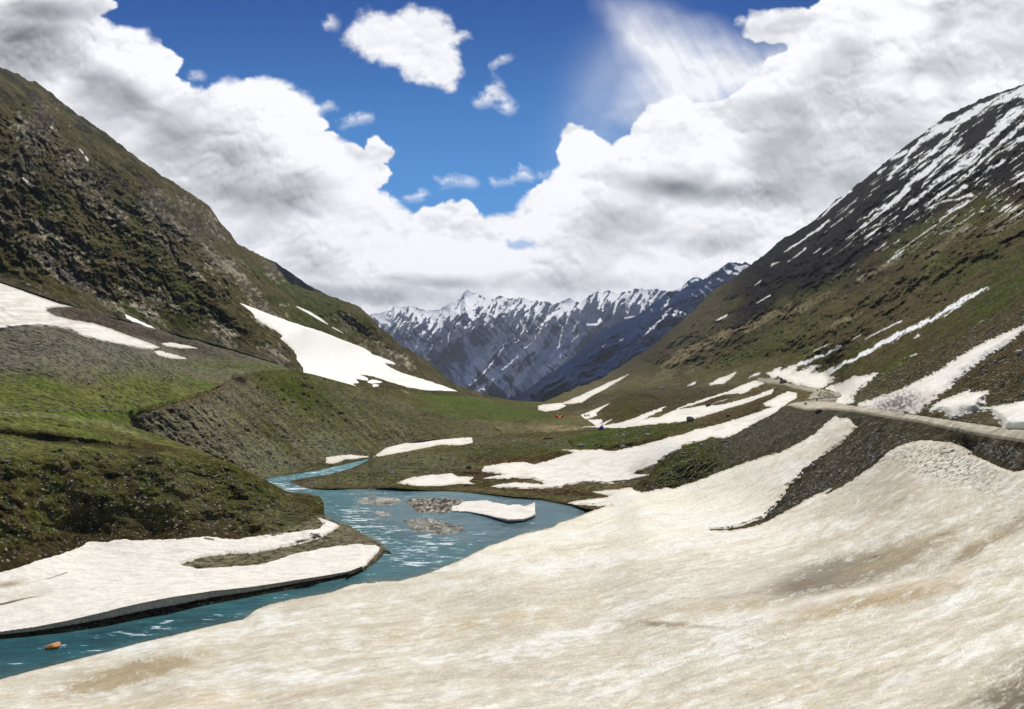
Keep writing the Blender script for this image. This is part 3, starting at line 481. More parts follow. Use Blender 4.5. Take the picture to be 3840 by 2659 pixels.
def tl_color(s):
    x, y = s.px, s.py; X, Y = s.X, s.Y; nb = fbm(X / 30, Y / 30, 5, 31, .55); nf = fbm(x / 14, y / 7, 5, 32, .62); ns = fbm(x / 200 - y / 300, y / 16, 4, 33)
    c = np.zeros(x.shape + (3,)) + lin((118, 122, 76)); c = paint(c, sstep(-.2, .4, nb) * .6, (100, 112, 54)); c = paint(c, sstep(.05, .45, -nb - nf * .4) * .6, (108, 104, 70))
    fan = sstep(1460, 1330, y + nb * 50 - (x - 300) * .02) ; c = paint(c, fan, (126, 122, 118)); c = paint(c, fan * sstep(-.1, .4, nb) * .6, (122, 126, 120)); c = paint(c, fan * sstep(.1, .5, -nb) * .6, (112, 100, 90))
    dist = y - ip(FAN, x); c = paint(c, sstep(60, -10, dist - 30 + nf * 20) * sstep(700, 200, x) * .0 + blob(x, y, 330, 1185, 170, 26, 15) * 1.2 + blob(x, y, 600, 1265, 230, 20, 13) * 1.1 + blob(x, y, 830, 1340, 150, 22, 14) * .5, (92, 82, 78))
    c = paint(c, blob(x, y, 900, 1372, 260, 16, 3), (104, 112, 70)); c = paint(c, blob(x, y, 330, 1560, 220, 24, 0), (98, 118, 48)); c = paint(c, np.clip(stroke(x, y + nf * 6, [(-60, 1545, 10), (200, 1560, 12), (400, 1590, 14), (560, 1650, 12), (640, 1700, 6)]) / 8, 0, 1) * .85, (138, 140, 104)); c = paint(c, np.clip(stroke(x, y + nf * 6, [(-60, 1690, 8), (200, 1700, 14), (500, 1720, 16), (700, 1740, 10)]) / 10, 0, 1) * .6, (122, 122, 88))
    c = paint(c, np.clip(stroke(x, y + nf * 8, [(-60, 1605, 8), (150, 1625, 14), (380, 1665, 16), (560, 1700, 14), (640, 1715, 4)]) / 8, 0, 1) * .8, (66, 62, 34))
    mk = sstep(1660, 1760, y + nb * 40); sg = fbm((x - y * .55) / 50, (y + x * .3) / 260, 5, 35, .6); c = paint(c, mk * .9, (82, 80, 44)); c = paint(c, mk * sstep(.0, .4, sg) * .7, (76, 84, 38)); c = paint(c, mk * sstep(.05, .4, -sg) * .8, (78, 66, 46))
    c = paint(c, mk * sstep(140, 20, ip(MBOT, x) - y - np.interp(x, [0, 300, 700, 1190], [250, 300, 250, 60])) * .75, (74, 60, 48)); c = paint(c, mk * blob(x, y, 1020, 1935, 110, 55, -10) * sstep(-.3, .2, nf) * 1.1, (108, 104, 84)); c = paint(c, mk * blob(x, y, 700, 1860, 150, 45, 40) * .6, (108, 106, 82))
    c = paint(c, mk * (stroke(x, y, [(330, 1850, 16), (450, 1930, 10), (520, 1985, 4)]) / 14) * .6, (106, 104, 84)); c = paint(c, blob(x, y, 340, 1665, 280, 9, 5) * 1.2 + blob(x, y, 100, 1622, 200, 6, 5), (66, 58, 34)); c = paint(c, blob(x, y, 560, 1668, 170, 14, 14) * .9, (84, 66, 40))
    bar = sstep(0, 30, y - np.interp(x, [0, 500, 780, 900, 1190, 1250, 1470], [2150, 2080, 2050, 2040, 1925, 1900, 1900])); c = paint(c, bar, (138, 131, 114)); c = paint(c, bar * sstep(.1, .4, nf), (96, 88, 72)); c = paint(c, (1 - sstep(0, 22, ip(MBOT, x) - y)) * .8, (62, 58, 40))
    ston = .42 + .3 * fan + .2 * mk + .35 * bar - .2 * sstep(1400, 1480, y) * (1 - mk); return c, np.stack([ston, x * 0, x * 0], -1)
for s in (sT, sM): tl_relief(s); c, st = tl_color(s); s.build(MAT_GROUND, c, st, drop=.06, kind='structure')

# ---------------- bluff
BBOT = [(485, 1640), (560, 1665), (733, 1730), (860, 1785), (950, 1820)] + [(p[0], p[1] + 1) for p in NBANK] + [(1408, 1703), (1446, 1677), (1520, 1659), (1625, 1647), (1730, 1640), (1850, 1634), (1920, 1630)]
sB = Sheet('bluff', 488, 1905, 3.0, RIM, BBOT, f_B, jag=0, seed=14)
x, y = sB.px, sB.py; sil = ip(MTOP, x); hid = (x < 1083) & (y > sil)
sB.Y = np.where(hid, np.maximum(sB.Y, f_T(x, y) * 1.05), sB.Y); sB.finish(); X, Y = sB.X, sB.Y
sa = (x * .68 - y * .73); sb = (x * .73 + y * .68); dt = y - ip(RIM, x); db = ip(BBOT, x) - y
g = ridged(sa / 34 + fbm(x / 90, y / 90, 3, 2) * .5, sb / 420, 4, 46, .55)
sB.relief(((g - .3) * -1.5 + fbm(x / 30, y / 30, 5, 47, .6) * 1.5) * sstep(0, 45, dt) * sstep(0, 40, db) * sstep(1850, 1500, x) - 1.8 * sstep(2, 9, dt) * sstep(40, 9, dt) * sstep(900, 800, x) * (~hid)); sB.finish()          # undercut lip along the terrace edge
nb = fbm(sa / 60, sb / 260, 5, 51, .6); nf = fbm(x / 13, y / 13, 5, 52, .65)
c = np.zeros(x.shape + (3,)) + lin((108, 102, 76)); c = paint(c, sstep(-.1, .35, nb + nf * .3) * .6, (94, 96, 54)); c = paint(c, sstep(0, .4, -nb) * .8, (124, 120, 102))
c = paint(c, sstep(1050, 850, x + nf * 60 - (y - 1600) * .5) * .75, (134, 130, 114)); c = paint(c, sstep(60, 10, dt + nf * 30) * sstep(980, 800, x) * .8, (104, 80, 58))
c = paint(c, blob(x, y, 1130, 1470, 190, 70, 30) * 1.3, (78, 88, 26)); c = paint(c, sstep(-.05, .3, fbm(sa / 26, sb / 300, 4, 53)) * blob(x, y, 1080, 1600, 190, 190, 30) * .8, (90, 94, 34)); c = paint(c, blob(x, y, 1020, 1735, 130, 50, 20) + blob(x, y, 1240, 1680, 110, 45, 20) * .8, (122, 128, 108))
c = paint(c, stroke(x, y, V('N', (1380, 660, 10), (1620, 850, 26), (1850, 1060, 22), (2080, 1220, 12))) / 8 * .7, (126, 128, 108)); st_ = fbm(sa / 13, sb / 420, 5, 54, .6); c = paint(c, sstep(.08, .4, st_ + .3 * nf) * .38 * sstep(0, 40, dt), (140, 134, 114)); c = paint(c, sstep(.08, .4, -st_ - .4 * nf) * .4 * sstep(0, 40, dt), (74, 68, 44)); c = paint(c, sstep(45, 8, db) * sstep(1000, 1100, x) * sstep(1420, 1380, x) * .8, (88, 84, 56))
c = paint(c, sstep(1420, 1600, x) * .5, (98, 94, 66)); c = paint(c, blob(x, y, 1500, 1560, 260, 26, 16) * .7, (84, 88, 50)); c = paint(c, blob(x, y, 903, 1424, 24, 14, 10) * 1.5, (56, 44, 36))
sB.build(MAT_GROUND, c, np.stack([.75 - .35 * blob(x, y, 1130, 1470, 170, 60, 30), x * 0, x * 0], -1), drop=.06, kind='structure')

# ---------------- valley floor, near slope, road embankment and right mountain: one sheet
xg = np.arange(-90, 4560, 15.)
def gtop(px):
    a = np.interp(px, [-90, 500, 900, 960, 1390, 1400, 1550, 1720, 1850, 1960, 2040], [2300, 2180, 1880, 1745, 1672, 1463, 1478, 1486, 1496, 1504, 1508])
    return np.where(px <= 2040, a, ip(SKY_R, px))
GTOP = list(zip(xg, gtop(xg)))
sG = Sheet('valley_ground', -90, 4520, 3.6, GTOP, [(-90, 2800), (4520, 2800)], f_G)
sG.top = sG.top + np.where(sG.xs > 2090, 9 * fbm(sG.xs / 42, sG.xs * 0, 5, 39, .62), 0)
t = np.linspace(0, 1, sG.ny)[:, None]; sG.py = sG.top[None] + (sG.bot - sG.top)[None] * t; sG.Y = f_G(sG.px, sG.py)
x, y = sG.px, sG.py
sdR = np.maximum(sdf(x, y, RIVER), sdf(x, y, BED_X)); inR = sdR > 0
Yw = 50 * F / np.maximum(y - HY, 60); sG.Y = np.where(inR, Yw, sG.Y)
inB = (x > 1385) & (x < 1880) & (y > ip(RIM, x)) & (y < ip(BBOT, x))
sG.Y = np.where(inB, np.maximum(sG.Y, f_B(x, y) * (1.001 + .0015 * np.clip(y - ip(RIM, x), 0, 60))), sG.Y); sG.finish(); X, Y = sG.X, sG.Y
bars = np.max([sdf(x + fbm(x / 18, y / 8, 4, 66) * 12, y + fbm(x / 18, y / 8, 4, 67) * 5, b) for b in BARS], 0)
onbar = sstep(-9, 3, bars)
mPx = Y / F                                                     # metres per pixel
sG.Z = np.where(inR, -50 - np.clip(sdR * .06, .12, 1.2) * (1 - onbar) + onbar * (.05 + .16 * fbm(X / 3, Y / 3, 4, 3) + .1), sG.Z)
R_m = sstep(0, 1, (np.interp(x, [2040, 2480, 2600, 2850, 3130, 3147, 3410, 3586, 3840, 3990, 4600], [1480, 1440, 1440, 1400, 1430, 1490, 1535, 1560, 1600, 1620, 1700]) - y) / 90)    # on the mountain side
dsk = y - np.where(x > 2040, ip(SKY_R, x), 0)
w = fbm(X / 80, Y / 80, 4, 65)
ga = ridged((Y + w * 50) / 120, X / 500, 5, 66, .55); gb = ridged((Y + w * 25) / 26, X / 120, 5, 67, .6); rough = fbm(X / 22, Y / 22, 6, 68, .6)
wv = fbm(x / 130, y / 130, 4, 67); ra = x * .57 + y * .82; rb = x * .82 - y * .57
bankm = sstep(-45, -8, np.max([sdf(x, y, V(q_[2], *q_[3])) for q_ in PATCHES if q_[2] == 'F'], 0)); snm = sstep(-20, 0, np.max([sdf(x, y, V(q_[2], *q_[3])) for q_ in PATCHES if q_[5] == 'G'], 0))
rel = (1 - bankm) * ((ridged(ra / 130 + wv * .45, rb / 620, 5, 66, .55) - .35) * 16 + fbm(ra / 60, rb / 130, 6, 68, .62) * 15 + (ridged(ra / 26 + wv, rb / 100, 4, 65, .6) - .3) * 7) * np.clip((Y - 130) / 1000, .01, 1.1)
calm = (1 - .92 * snm) * np.clip(1 - R_m, 0, 1) * (~inR) * (~inB) * sstep(0, 25, -sdR)
farh = blob(x, y, 2380, 1520, 190, 40, -15); mnd = x * 0
for b_, hh_ in (((2400, 1640, 250, 34, -4), 5), ((2430, 1510, 110, 26, -12), 7), ((2320, 1545, 80, 20, -16), 5), ((2000, 1700, 190, 24, -4), 3.5), ((1500, 1750, 240, 26, -6), 3), ((2700, 1508, 150, 18, -20), 4), ((2560, 1480, 120, 16, -16), 5), ((1760, 1760, 160, 20, 0), 2.5), ((2230, 1500, 60, 14, -8), 4), ((2560, 1770, 150, 40, -20), 4)):
    mnd = np.maximum(mnd, hh_ * sstep(.15, .75, blob(x + 14 * fbm(x / 40, y / 30, 3, 78), y + 9 * fbm(x / 40, y / 30, 3, 79), *b_)))
Zr = sG.Z.copy(); sG.relief(rel * R_m * sstep(0, 60, dsk) + calm * ((fbm(X / 11, Y / 11, 5, 69, .55) * .5 + fbm(X / 3, Y / 3, 3, 70) * .12) * np.clip(Y / 250, .3, 2.2) + farh * fbm(X / 25, Y / 60, 4, 71) * 4)); sG.relief(mnd * .35 * calm, minc=.2); sG.finish(); sG.Z = np.where(inR, Zr, sG.Z)
# colour
ROAD = V('F', (3900, 1190), (2620, 1010), (2280, 955), (2100, 935), (1700, 875), (1300, 815), (1000, 765), (700, 720), (665, 705), (540, 695), (330, 705), (250, 728), (420, 768), (640, 765), (870, 790), (1130, 840), (1360, 870), (1800, 970), (2280, 1045), (2620, 1110), (3900, 1380))
ROAD2 = V('I', (1640, 880), (1250, 905), (960, 900), (1150, 700), (700, 600), (520, 545), (100, 500), (-60, 470), (-60, 385), (0, 388), (430, 415), (640, 525), (900, 570), (1280, 630), (1700, 720), (1760, 780), (1650, 840))
a1 = fbm((x * .5 + y * .86) / 40, (x * .86 - y * .5) / 170, 5, 72, .62); a2 = fbm((x * .5 + y * .86) / 150, (x * .86 - y * .5) / 420, 5, 73, .6); nf = fbm(x / 15, y / 12, 5, 74, .66); nb = fbm(x / 120, y / 45, 4, 75)
c = np.zeros(x.shape + (3,)) + lin((114, 108, 84))
c = paint(c, sstep(0, .4, nb) * .55, (96, 96, 58)); c = paint(c, sstep(.05, .4, -nb) * .6, (104, 86, 64))
# mountain side
mc = np.zeros(x.shape + (3,)) + lin((86, 78, 56)); mc = paint(mc, sstep(-.15, .3, a2 + .4 * a1) * .75, (74, 80, 38)); mc = paint(mc, sstep(.05, .4, -a1) * .7, (96, 82, 62)); mc = paint(mc, sstep(.2, .5, a1 * .6 + nf * .6) * .55, (124, 116, 88))
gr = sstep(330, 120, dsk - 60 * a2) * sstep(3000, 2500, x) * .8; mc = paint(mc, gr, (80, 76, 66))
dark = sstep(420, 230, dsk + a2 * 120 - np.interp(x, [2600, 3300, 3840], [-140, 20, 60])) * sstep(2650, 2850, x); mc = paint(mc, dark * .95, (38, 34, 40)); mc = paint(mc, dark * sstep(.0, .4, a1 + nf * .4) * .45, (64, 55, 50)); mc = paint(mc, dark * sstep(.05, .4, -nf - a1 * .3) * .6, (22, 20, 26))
rk = x * 0
for b_ in ((2560, 1330, 120, 30, -32), (2700, 1265, 130, 32, -30), (2850, 1200, 120, 30, -28), (2620, 1370, 90, 22, -28), (3050, 1130, 120, 26, -28), (3300, 1010, 140, 24, -30), (3560, 900, 160, 26, -36), (3780, 830, 120, 40, -40), (3150, 1210, 90, 22, -25), (2360, 1440, 90, 22, -25), (2480, 1410, 80, 26, -25), (2950, 1180, 50, 24, -28)): rk = np.maximum(rk, blob(x, y, *b_))
rm = sstep(.55, .95, rk + a1 * .55 + nf * .4); mc = paint(mc, rm * .85, (136, 126, 104)); mc = paint(mc, rm * sstep(.1, .4, -nf) * .7, (60, 54, 46))
mc = paint(mc, blob(x, y, 2755, 1140, 34, 16, -30) * .7 * (1 + nf), (84, 92, 46)); mc = paint(mc, blob(x, y, 3700, 1130, 260, 70, -38) * sstep(-.2, .3, a1) * .7, (66, 78, 30)); mc = paint(mc, blob(x, y, 2800, 1345, 220, 26, -20) * .7, (78, 88, 34))
sc = sstep(-30, 40, y - np.interp(x, [3200, 3400, 3600, 3840, 3990], [1500, 1380, 1270, 1180, 1120])) * sstep(3150, 3300, x); mc = paint(mc, sc * .9, (92, 80, 58)); mc = paint(mc, sc * sstep(.0, .4, a1 + nf * .5) * .6, (76, 70, 44)); mc = paint(mc, sc * sstep(.1, .4, nf) * .5, (64, 56, 46))
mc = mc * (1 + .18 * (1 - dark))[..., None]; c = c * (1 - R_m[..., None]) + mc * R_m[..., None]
low = 1 - R_m
EMB = [(2373, 1832), (2434, 1784), (2469, 1732), (2495, 1714), (2560, 1671), (2642, 1649), (2716, 1647), (2746, 1632), (2811, 1597), (2850, 1576), (2902, 1550), (2950, 1515), (3130, 1500), (3410, 1540), (3640, 1580), (3990, 1620), (4600, 1700), (4600, 2050), (2600, 2050)]
em = sstep(-6, 6, sdf(x, y, EMB)) * low; c = paint(c, em, (86, 80, 70)); c = paint(c, em * sstep(.0, .5, a1) * .7, (70, 64, 54)); c = paint(c, em * sstep(.1, .5, nf) * .5, (104, 98, 84))
c = paint(c, em * sstep(2800, 2600, x - (y - 1700) * .4 + nf * 50) * .9, (84, 86, 44)); c = paint(c, em * sstep(2520, 2420, x) * .6, (72, 58, 42))
for (b_, rgb) in (((2300, 1640, 170, 34, -4), (74, 92, 30)), ((2480, 1620, 150, 24, -10), (90, 86, 50)), ((1950, 1700, 160, 26, -4), (86, 90, 40)), ((1750, 1690, 90, 20, 0), (92, 94, 52)), ((2060, 1715, 120, 16, -8), (92, 70, 50)), ((1700, 1500, 230, 22, 8), (84, 104, 40)), ((1900, 1540, 200, 18, 8), (84, 100, 44)),
                  ((1480, 1480, 130, 14, 14), (96, 88, 60)), ((1620, 1545, 190, 7, 6), (132, 122, 94)), ((1990, 1605, 120, 14, 0), (122, 114, 94)), ((2080, 1605, 90, 12, 2), (144, 134, 114)), ((1900, 1640, 170, 7, -4), (96, 88, 90)), ((1990, 1630, 130, 7, -6), (100, 92, 56)), ((1500, 1750, 260, 30, -6), (104, 106, 80)),
                  ((1450, 1790, 200, 14, 2), (96, 96, 56)), ((1850, 1780, 170, 20, 0), (84, 66, 50)), ((1700, 1800, 160, 18, 0), (88, 78, 56)), ((1950, 1835, 260, 9, 5), (84, 66, 34)), ((1560, 1826, 120, 6, 3), (84, 92, 34)), ((1080, 1818, 70, 8, 6), (134, 122, 104)), ((2130, 1845, 130, 12, 2), (90, 70, 50)),
                  ((2400, 1500, 200, 40, -14), (86, 78, 62)), ((2330, 1540, 60, 26, -20), (88, 82, 50)), ((2430, 1515, 90, 18, -10), (84, 82, 46)), ((2700, 1500, 120, 20, -20), (98, 88, 72)), ((2850, 1510, 120, 14, -20), (90, 76, 58)), ((3000, 1490, 70, 16, -5), (120, 108, 82))):
    c = paint(c, blob(x, y, *b_) * 1.35 * low * (.8 + .5 * nf), rgb)
zw = lambda b_: np.clip(sdf(x + fbm(x / 22, y / 12, 5, 84, .65) * 13, y + fbm(x / 22, y / 12, 5, 85, .65) * 6, V('Q', *b_)) / 5 + .5, 0, 1) * low
tex = .75 + .7 * nf
for b_, rgb in ((((560, 290), (620, 240), (700, 205), (800, 212), (900, 235), (960, 250), (870, 275), (790, 312), (690, 335), (600, 332)), (84, 74, 48)), (((640, 300), (700, 240), (760, 235), (800, 270), (720, 318), (660, 325)), (82, 84, 44)), (((560, 215), (700, 190), (900, 170), (1060, 168), (1180, 160), (1240, 175), (1100, 215), (930, 245), (760, 200)), (86, 78, 64)),
                (((300, 262), (430, 262), (560, 205), (640, 215), (560, 245), (480, 285), (380, 290)), (78, 74, 60)), (((960, 342), (1310, 262), (1330, 300), (1180, 335), (1030, 378), (1000, 365)), (88, 76, 50)), (((700, 280), (930, 215), (1130, 205), (1180, 225), (980, 262), (860, 300)), (80, 70, 56)),
                (((415, 430), (470, 400), (560, 378), (650, 368), (760, 360), (850, 345), (960, 340), (1030, 352), (1000, 368), (900, 388), (820, 430), (700, 462), (600, 470), (440, 468)), (78, 88, 36)), (((430, 468), (600, 455), (800, 415), (1000, 368), (900, 400), (820, 436), (700, 470), (600, 476)), (88, 70, 48)),
                (((-60, 480), (100, 445), (200, 435), (330, 470), (440, 487), (330, 522), (100, 534), (-60, 524)), (84, 84, 42)), (((-60, 510), (200, 500), (440, 487), (330, 524), (100, 536), (-60, 530)), (86, 64, 44)), (((290, 384), (312, 355), (460, 357), (485, 372), (330, 388)), (158, 146, 122)), (((150, 398), (420, 380), (560, 372), (420, 400), (200, 412)), (92, 82, 60)),
                (((350, 318), (480, 306), (545, 358), (470, 350), (300, 352), (200, 345)), (118, 112, 84)), (((-700, 262), (-500, 235), (-200, 258), (100, 292), (350, 318), (200, 345), (-100, 322), (-400, 292)), (84, 96, 42)), (((-20, 200), (150, 228), (290, 255), (360, 300), (250, 295), (100, 262)), (88, 90, 50)),
                (((720, 655), (790, 600), (850, 560), (940, 480), (1000, 432), (1090, 412), (1150, 425), (1090, 520), (960, 590), (850, 650), (760, 668)), (80, 84, 40)), (((716, 655), (770, 610), (850, 630), (900, 640), (760, 670)), (74, 56, 40))):
    c = paint(c, zw(b_) * tex, rgb)
for pts in (V('Q', (740, 205, 3), (800, 212, 5), (860, 240, 4)), V('Q', (0, 560, 3), (60, 600, 6), (150, 615, 4)), V('Q', (560, 338, 3), (690, 338, 3)), V('Q', (420, 430, 8), (440, 455, 6)), V('Q', (950, 340, 6), (1000, 338, 6)), V('E', (780, 290, 4), (900, 295, 7), (1050, 330, 10), (1100, 370, 8)), V('E', (520, 320, 2), (700, 320, 3), (900, 280, 3)), V('E', (590, 425, 5), (740, 415, 4))): c = paint(c, stroke(x, y, pts) / 3 * .8, (64, 52, 38))
rt = stroke(x, y, V('E', (2030, 150, 5), (1850, 175, 5), (1600, 215, 4), (1300, 235, 4), (1130, 255, 3), (1000, 270, 3))) ; c = paint(c, (rt + 1) / 3 * .7, (110, 102, 88))
wet = (1 - sstep(0, 20, -sdR)) * (~inR); c = paint(c, wet * .6, (70, 60, 44)); c = paint(c, inR * 1., (72, 78, 74)); c = paint(c, onbar * inR, (188, 188, 198)); c = paint(c, inR * onbar * sstep(-12, 3, sdf(x, y, BARS[1])) * sstep(-.1, .2, nf), (104, 84, 60)); c = paint(c, inR * onbar * sstep(-12, 3, sdf(x, y, BARS[2])) * sstep(0, .3, nf) * .6, (116, 112, 88))
# lingering snow on the upper right slope
m = x * 0
wxn = x + fbm(ra / 20, rb / 50, 5, 76, .7) * 12; wyn = y + fbm(ra / 20, rb / 50, 5, 77, .7) * 12
RS = ['G:2280,90,50/2080,160,40/1930,220,25/1850,280,30/1700,330,20', 'G:1850,290,20/1640,390,45/1500,440,42/1380,540,25/1290,650,20/1200,750,18/1110,850,10', 'G:2280,230,35/2180,300,60/2080,400,50/2000,480,40/1900,580,55/1820,680,60/1700,760,35/1560,850,25/1440,950,15/1330,1040,14/1255,1110,8',
      'G:1720,390,12/1600,520,25/1520,600,25/1420,680,18/1330,740,12/1250,835,4', 'G:1740,500,16/1660,600,25/1540,690,25/1440,790,30/1340,850,25/1230,970,15/1130,1060,12/1010,1110,10/870,1215,4', 'G:1740,580,8/1620,690,15/1520,780,10/1430,890,10/1400,930,4', 'G:2280,370,15/2160,480,20/2060,570,10/1930,680,14/1850,760,10/1700,880,10/1560,980,14/1440,1080,8',
      'G:2280,500,30/2180,540,20/2060,610,12/1960,700,10', 'G:2110,690,18/1960,770,20/1870,850,8', 'G:1290,930,20/1190,1040,18/1080,1110,12/970,1195,8', 'G:1840,980,14/1700,1020,8/1560,1050,10/1430,1130,5', 'G:1800,1040,16/1680,1120,8/1560,1200,6', 'G:930,1220,8/850,1290,7/760,1360,4', 'G:620,1200,8/480,1300,12/350,1390,10/230,1475,4',
      'G:720,1185,5/640,1250,6/570,1310,3', 'G:410,1440,7/330,1510,8/260,1555,3', 'G:800,950,12/700,1020,12/610,1110,8/520,1190,4', 'G:1280,610,12/1200,650,14/1140,690,8', 'G:1100,750,8/1035,790,10', 'G:840,1030,5/740,1110,3', 'G:2280,790,10/2160,860,6', 'G:2280,850,14/2180,910,10', 'G:1310,1260,8/1255,1290,5', 'G:1680,1270,6/1545,1325,3',
      'G:1250,1460,12/1110,1550,3', 'G:1090,1410,6/1005,1455,3', 'G:1930,1125,8/1895,1130,5', 'G:540,1440,5/480,1485,3', 'G:2040,940,6/1960,1010,4', 'G:1780,910,20/1640,990,8', 'F:1480,0,20/1200,130,22/1000,240,18/820,340,16/700,400,16/560,470,20', 'F:1230,10,6/1060,90,6/930,160,3', 'F:1360,290,5/1260,330,3', 'F:880,130,4/815,165,3', 'F:600,210,4/480,270,3',
      'F:1930,5,5/1880,30,3', 'F:1380,135,14/1350,150,8', 'F:715,215,6/560,300,14/400,370,18/250,420,14', 'P:2160,365,5/2050,430,3', 'P:1790,535,7/1700,580,4', 'P:2080,240,5/2030,275,3', 'P:1510,1125,10/1455,1140,5', 'P:1860,1040,12/1750,1095,14/1640,1130,6', 'P:2070,1035,8/1980,1075,5', 'G:2400,60,60/2280,120,50', 'G:2110,1,3/2111,2,2', 'G:1200,1160,5/1130,1210,4', 'G:640,1440,3/560,1490,2', 'G:1050,1235,8/1030,1245,6', 'G:130,1580,8/180,1560,4', 'P:2215,85,5/2175,110,3', 'S:3489,1200,8/3560,1160,11/3640,1110,9/3700,1080,4']
for k_, q in enumerate(RS):
    v, a = q.split(':'); pts = V(v, *[tuple(float(t_) for t_ in p.split(',')) for p in a.split('/')]); rg = min(1, max(p[2] for p in pts) / 8)
    pts = [(p_[0], p_[1], p_[2] * (.82 if v == 'G' else 1)) for p_ in pts]; m = np.maximum(m, sstep(-1.8, 1.8, stroke(x + (wxn - x) * rg, y + (wyn - y) * rg, pts)))
fs = sstep(.40, .50, fbm(ra / 8, rb / 150, 4, 86, .55) + .35 * fbm(x / 90, y / 90, 3, 87)) * sstep(3080, 3260, x) * sstep(25, 60, dsk) * sstep(430, 300, dsk - (x - 3300) * .25) * R_m
m = np.maximum(m, fs); m = m * (1 - sstep(.3, .45, fbm(ra / 16, rb / 90, 5, 88, .65)) * sstep(3200, 3400, x) * .95)
c = paint(c, m, (236, 235, 234))
ston = .3 + .45 * em + .5 * sc * R_m + .25 * rm; ston = np.where(inR, .4 * onbar, ston); ston = ston - .25 * dark * R_m
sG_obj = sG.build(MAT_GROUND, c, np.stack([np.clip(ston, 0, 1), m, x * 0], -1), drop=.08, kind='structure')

# ------------------------------------------------------------------ water
class Plane(Sheet): pass
sW = Sheet('river', -150, 2330, 4.0, [(-150, 1690), (2330, 1690)], [(-150, 2640), (2330, 2640)], lambda x, y: 50 * F / (y - HY)); sW.finish()
x, y = sW.px, sW.py; X, Y = sW.X, sW.Y
shal = np.max([sdf(x + fbm(x / 30, y / 12, 4, 80) * 22, y + fbm(x / 30, y / 12, 4, 81) * 8, b) for b in BARS + [V('C', (600, 1050), (900, 1040), (1500, 1080), (2000, 1120), (1900, 1330), (1500, 1420), (1050, 1360), (700, 1260))]], 0)
sh = sstep(-28, 25, shal); nearb = sstep(26, 0, np.maximum(sdf(x, y, RIVER), -5))
c = np.zeros(x.shape + (3,)) + lin((38, 102, 108)); c = paint(c, sstep(1900, 1780, y), (62, 136, 146)); c = paint(c, sstep(2130, 2400, y) * .8, (8, 78, 88)); c = paint(c, sh * .65, (78, 112, 120)); c = paint(c, sstep(1700, 1950, x) * .6, (52, 90, 102)); c = paint(c, nearb * .35, (92, 108, 96)); c = paint(c, sh * sstep(0, .5, fbm(x / 40, y / 10, 4, 82)) * .5, (118, 124, 128))
rap = np.clip(blob(x, y, 1560, 2020, 220, 40, 5) + blob(x, y, 1340, 1960, 90, 70, 40) + blob(x, y, 1120, 1800, 200, 22, -12) * 1.3 + blob(x, y, 500, 2370, 220, 22, -10) + blob(x, y, 200, 2420, 60, 14, 0) + blob(x, y, 780, 2320, 80, 16, 0) + blob(x, y, 1550, 2100, 140, 40, 0) + blob(x, y, 1080, 1835, 90, 12, 0) + .28, 0, 1)
me = raw_mesh('river', np.stack([X, Y, X * 0 - 50], -1).reshape(-1, 3), grid_quads(*X.shape)[:, ::-1], None, dict(Col=c.reshape(-1, 3), Ston=np.stack([rap, sh, x * 0], -1).reshape(-1, 3)))
m_, n, l, b = new_mat('river water'); g_ = n.new('ShaderNodeNewGeometry').outputs['Position']
at = n.new('ShaderNodeAttribute'); at.attribute_name = 'Col'; st_ = n.new('ShaderNodeAttribute'); st_.attribute_name = 'Ston'; sp_ = n.new('ShaderNodeSeparateColor'); l.new(st_.outputs[0], sp_.inputs[0])
mp = n.new('ShaderNodeMapping'); mp.inputs['Rotation'].default_value = (0, 0, math.radians(-40)); mp.inputs['Scale'].default_value = (.45, 1.3, 1); l.new(g_, mp.inputs[0])
w1 = noise(n, l, mp.outputs[0], .55, 8, .68); w2 = noise(n, l, mp.outputs[0], .16, 4, .6)
th = mth(n, l, 'ADD', mth(n, l, 'ADD', w1, mth(n, l, 'MULTIPLY', w2, .35)), mth(n, l, 'MULTIPLY', sp_.outputs[0], .17))
foam = ramp(n, l, th, .875, .96); var = mth(n, l, 'MULTIPLY', ramp(n, l, w2, .3, .7, .75, 1.25), ramp(n, l, w1, .3, .7, .7, 1.3))
cc = n.new('ShaderNodeVectorMath'); cc.operation = 'SCALE'; l.new(at.outputs['Color'], cc.inputs[0]); l.new(var, cc.inputs['Scale'])
l.new(mixc(n, l, foam, cc.outputs[0], (.78, .84, .86)), b.inputs['Base Color']); l.new(ramp(n, l, foam, 0, 1, .22, .8), b.inputs['Roughness']); b.inputs['Specular IOR Level'].default_value = .18
bp = n.new('ShaderNodeBump'); bp.inputs['Strength'].default_value = 1.0; bp.inputs['Distance'].default_value = .8; l.new(w1, bp.inputs['Height']); l.new(bp.outputs[0], b.inputs['Normal'])
me.materials.append(m_); link('river', me, kind='structure')

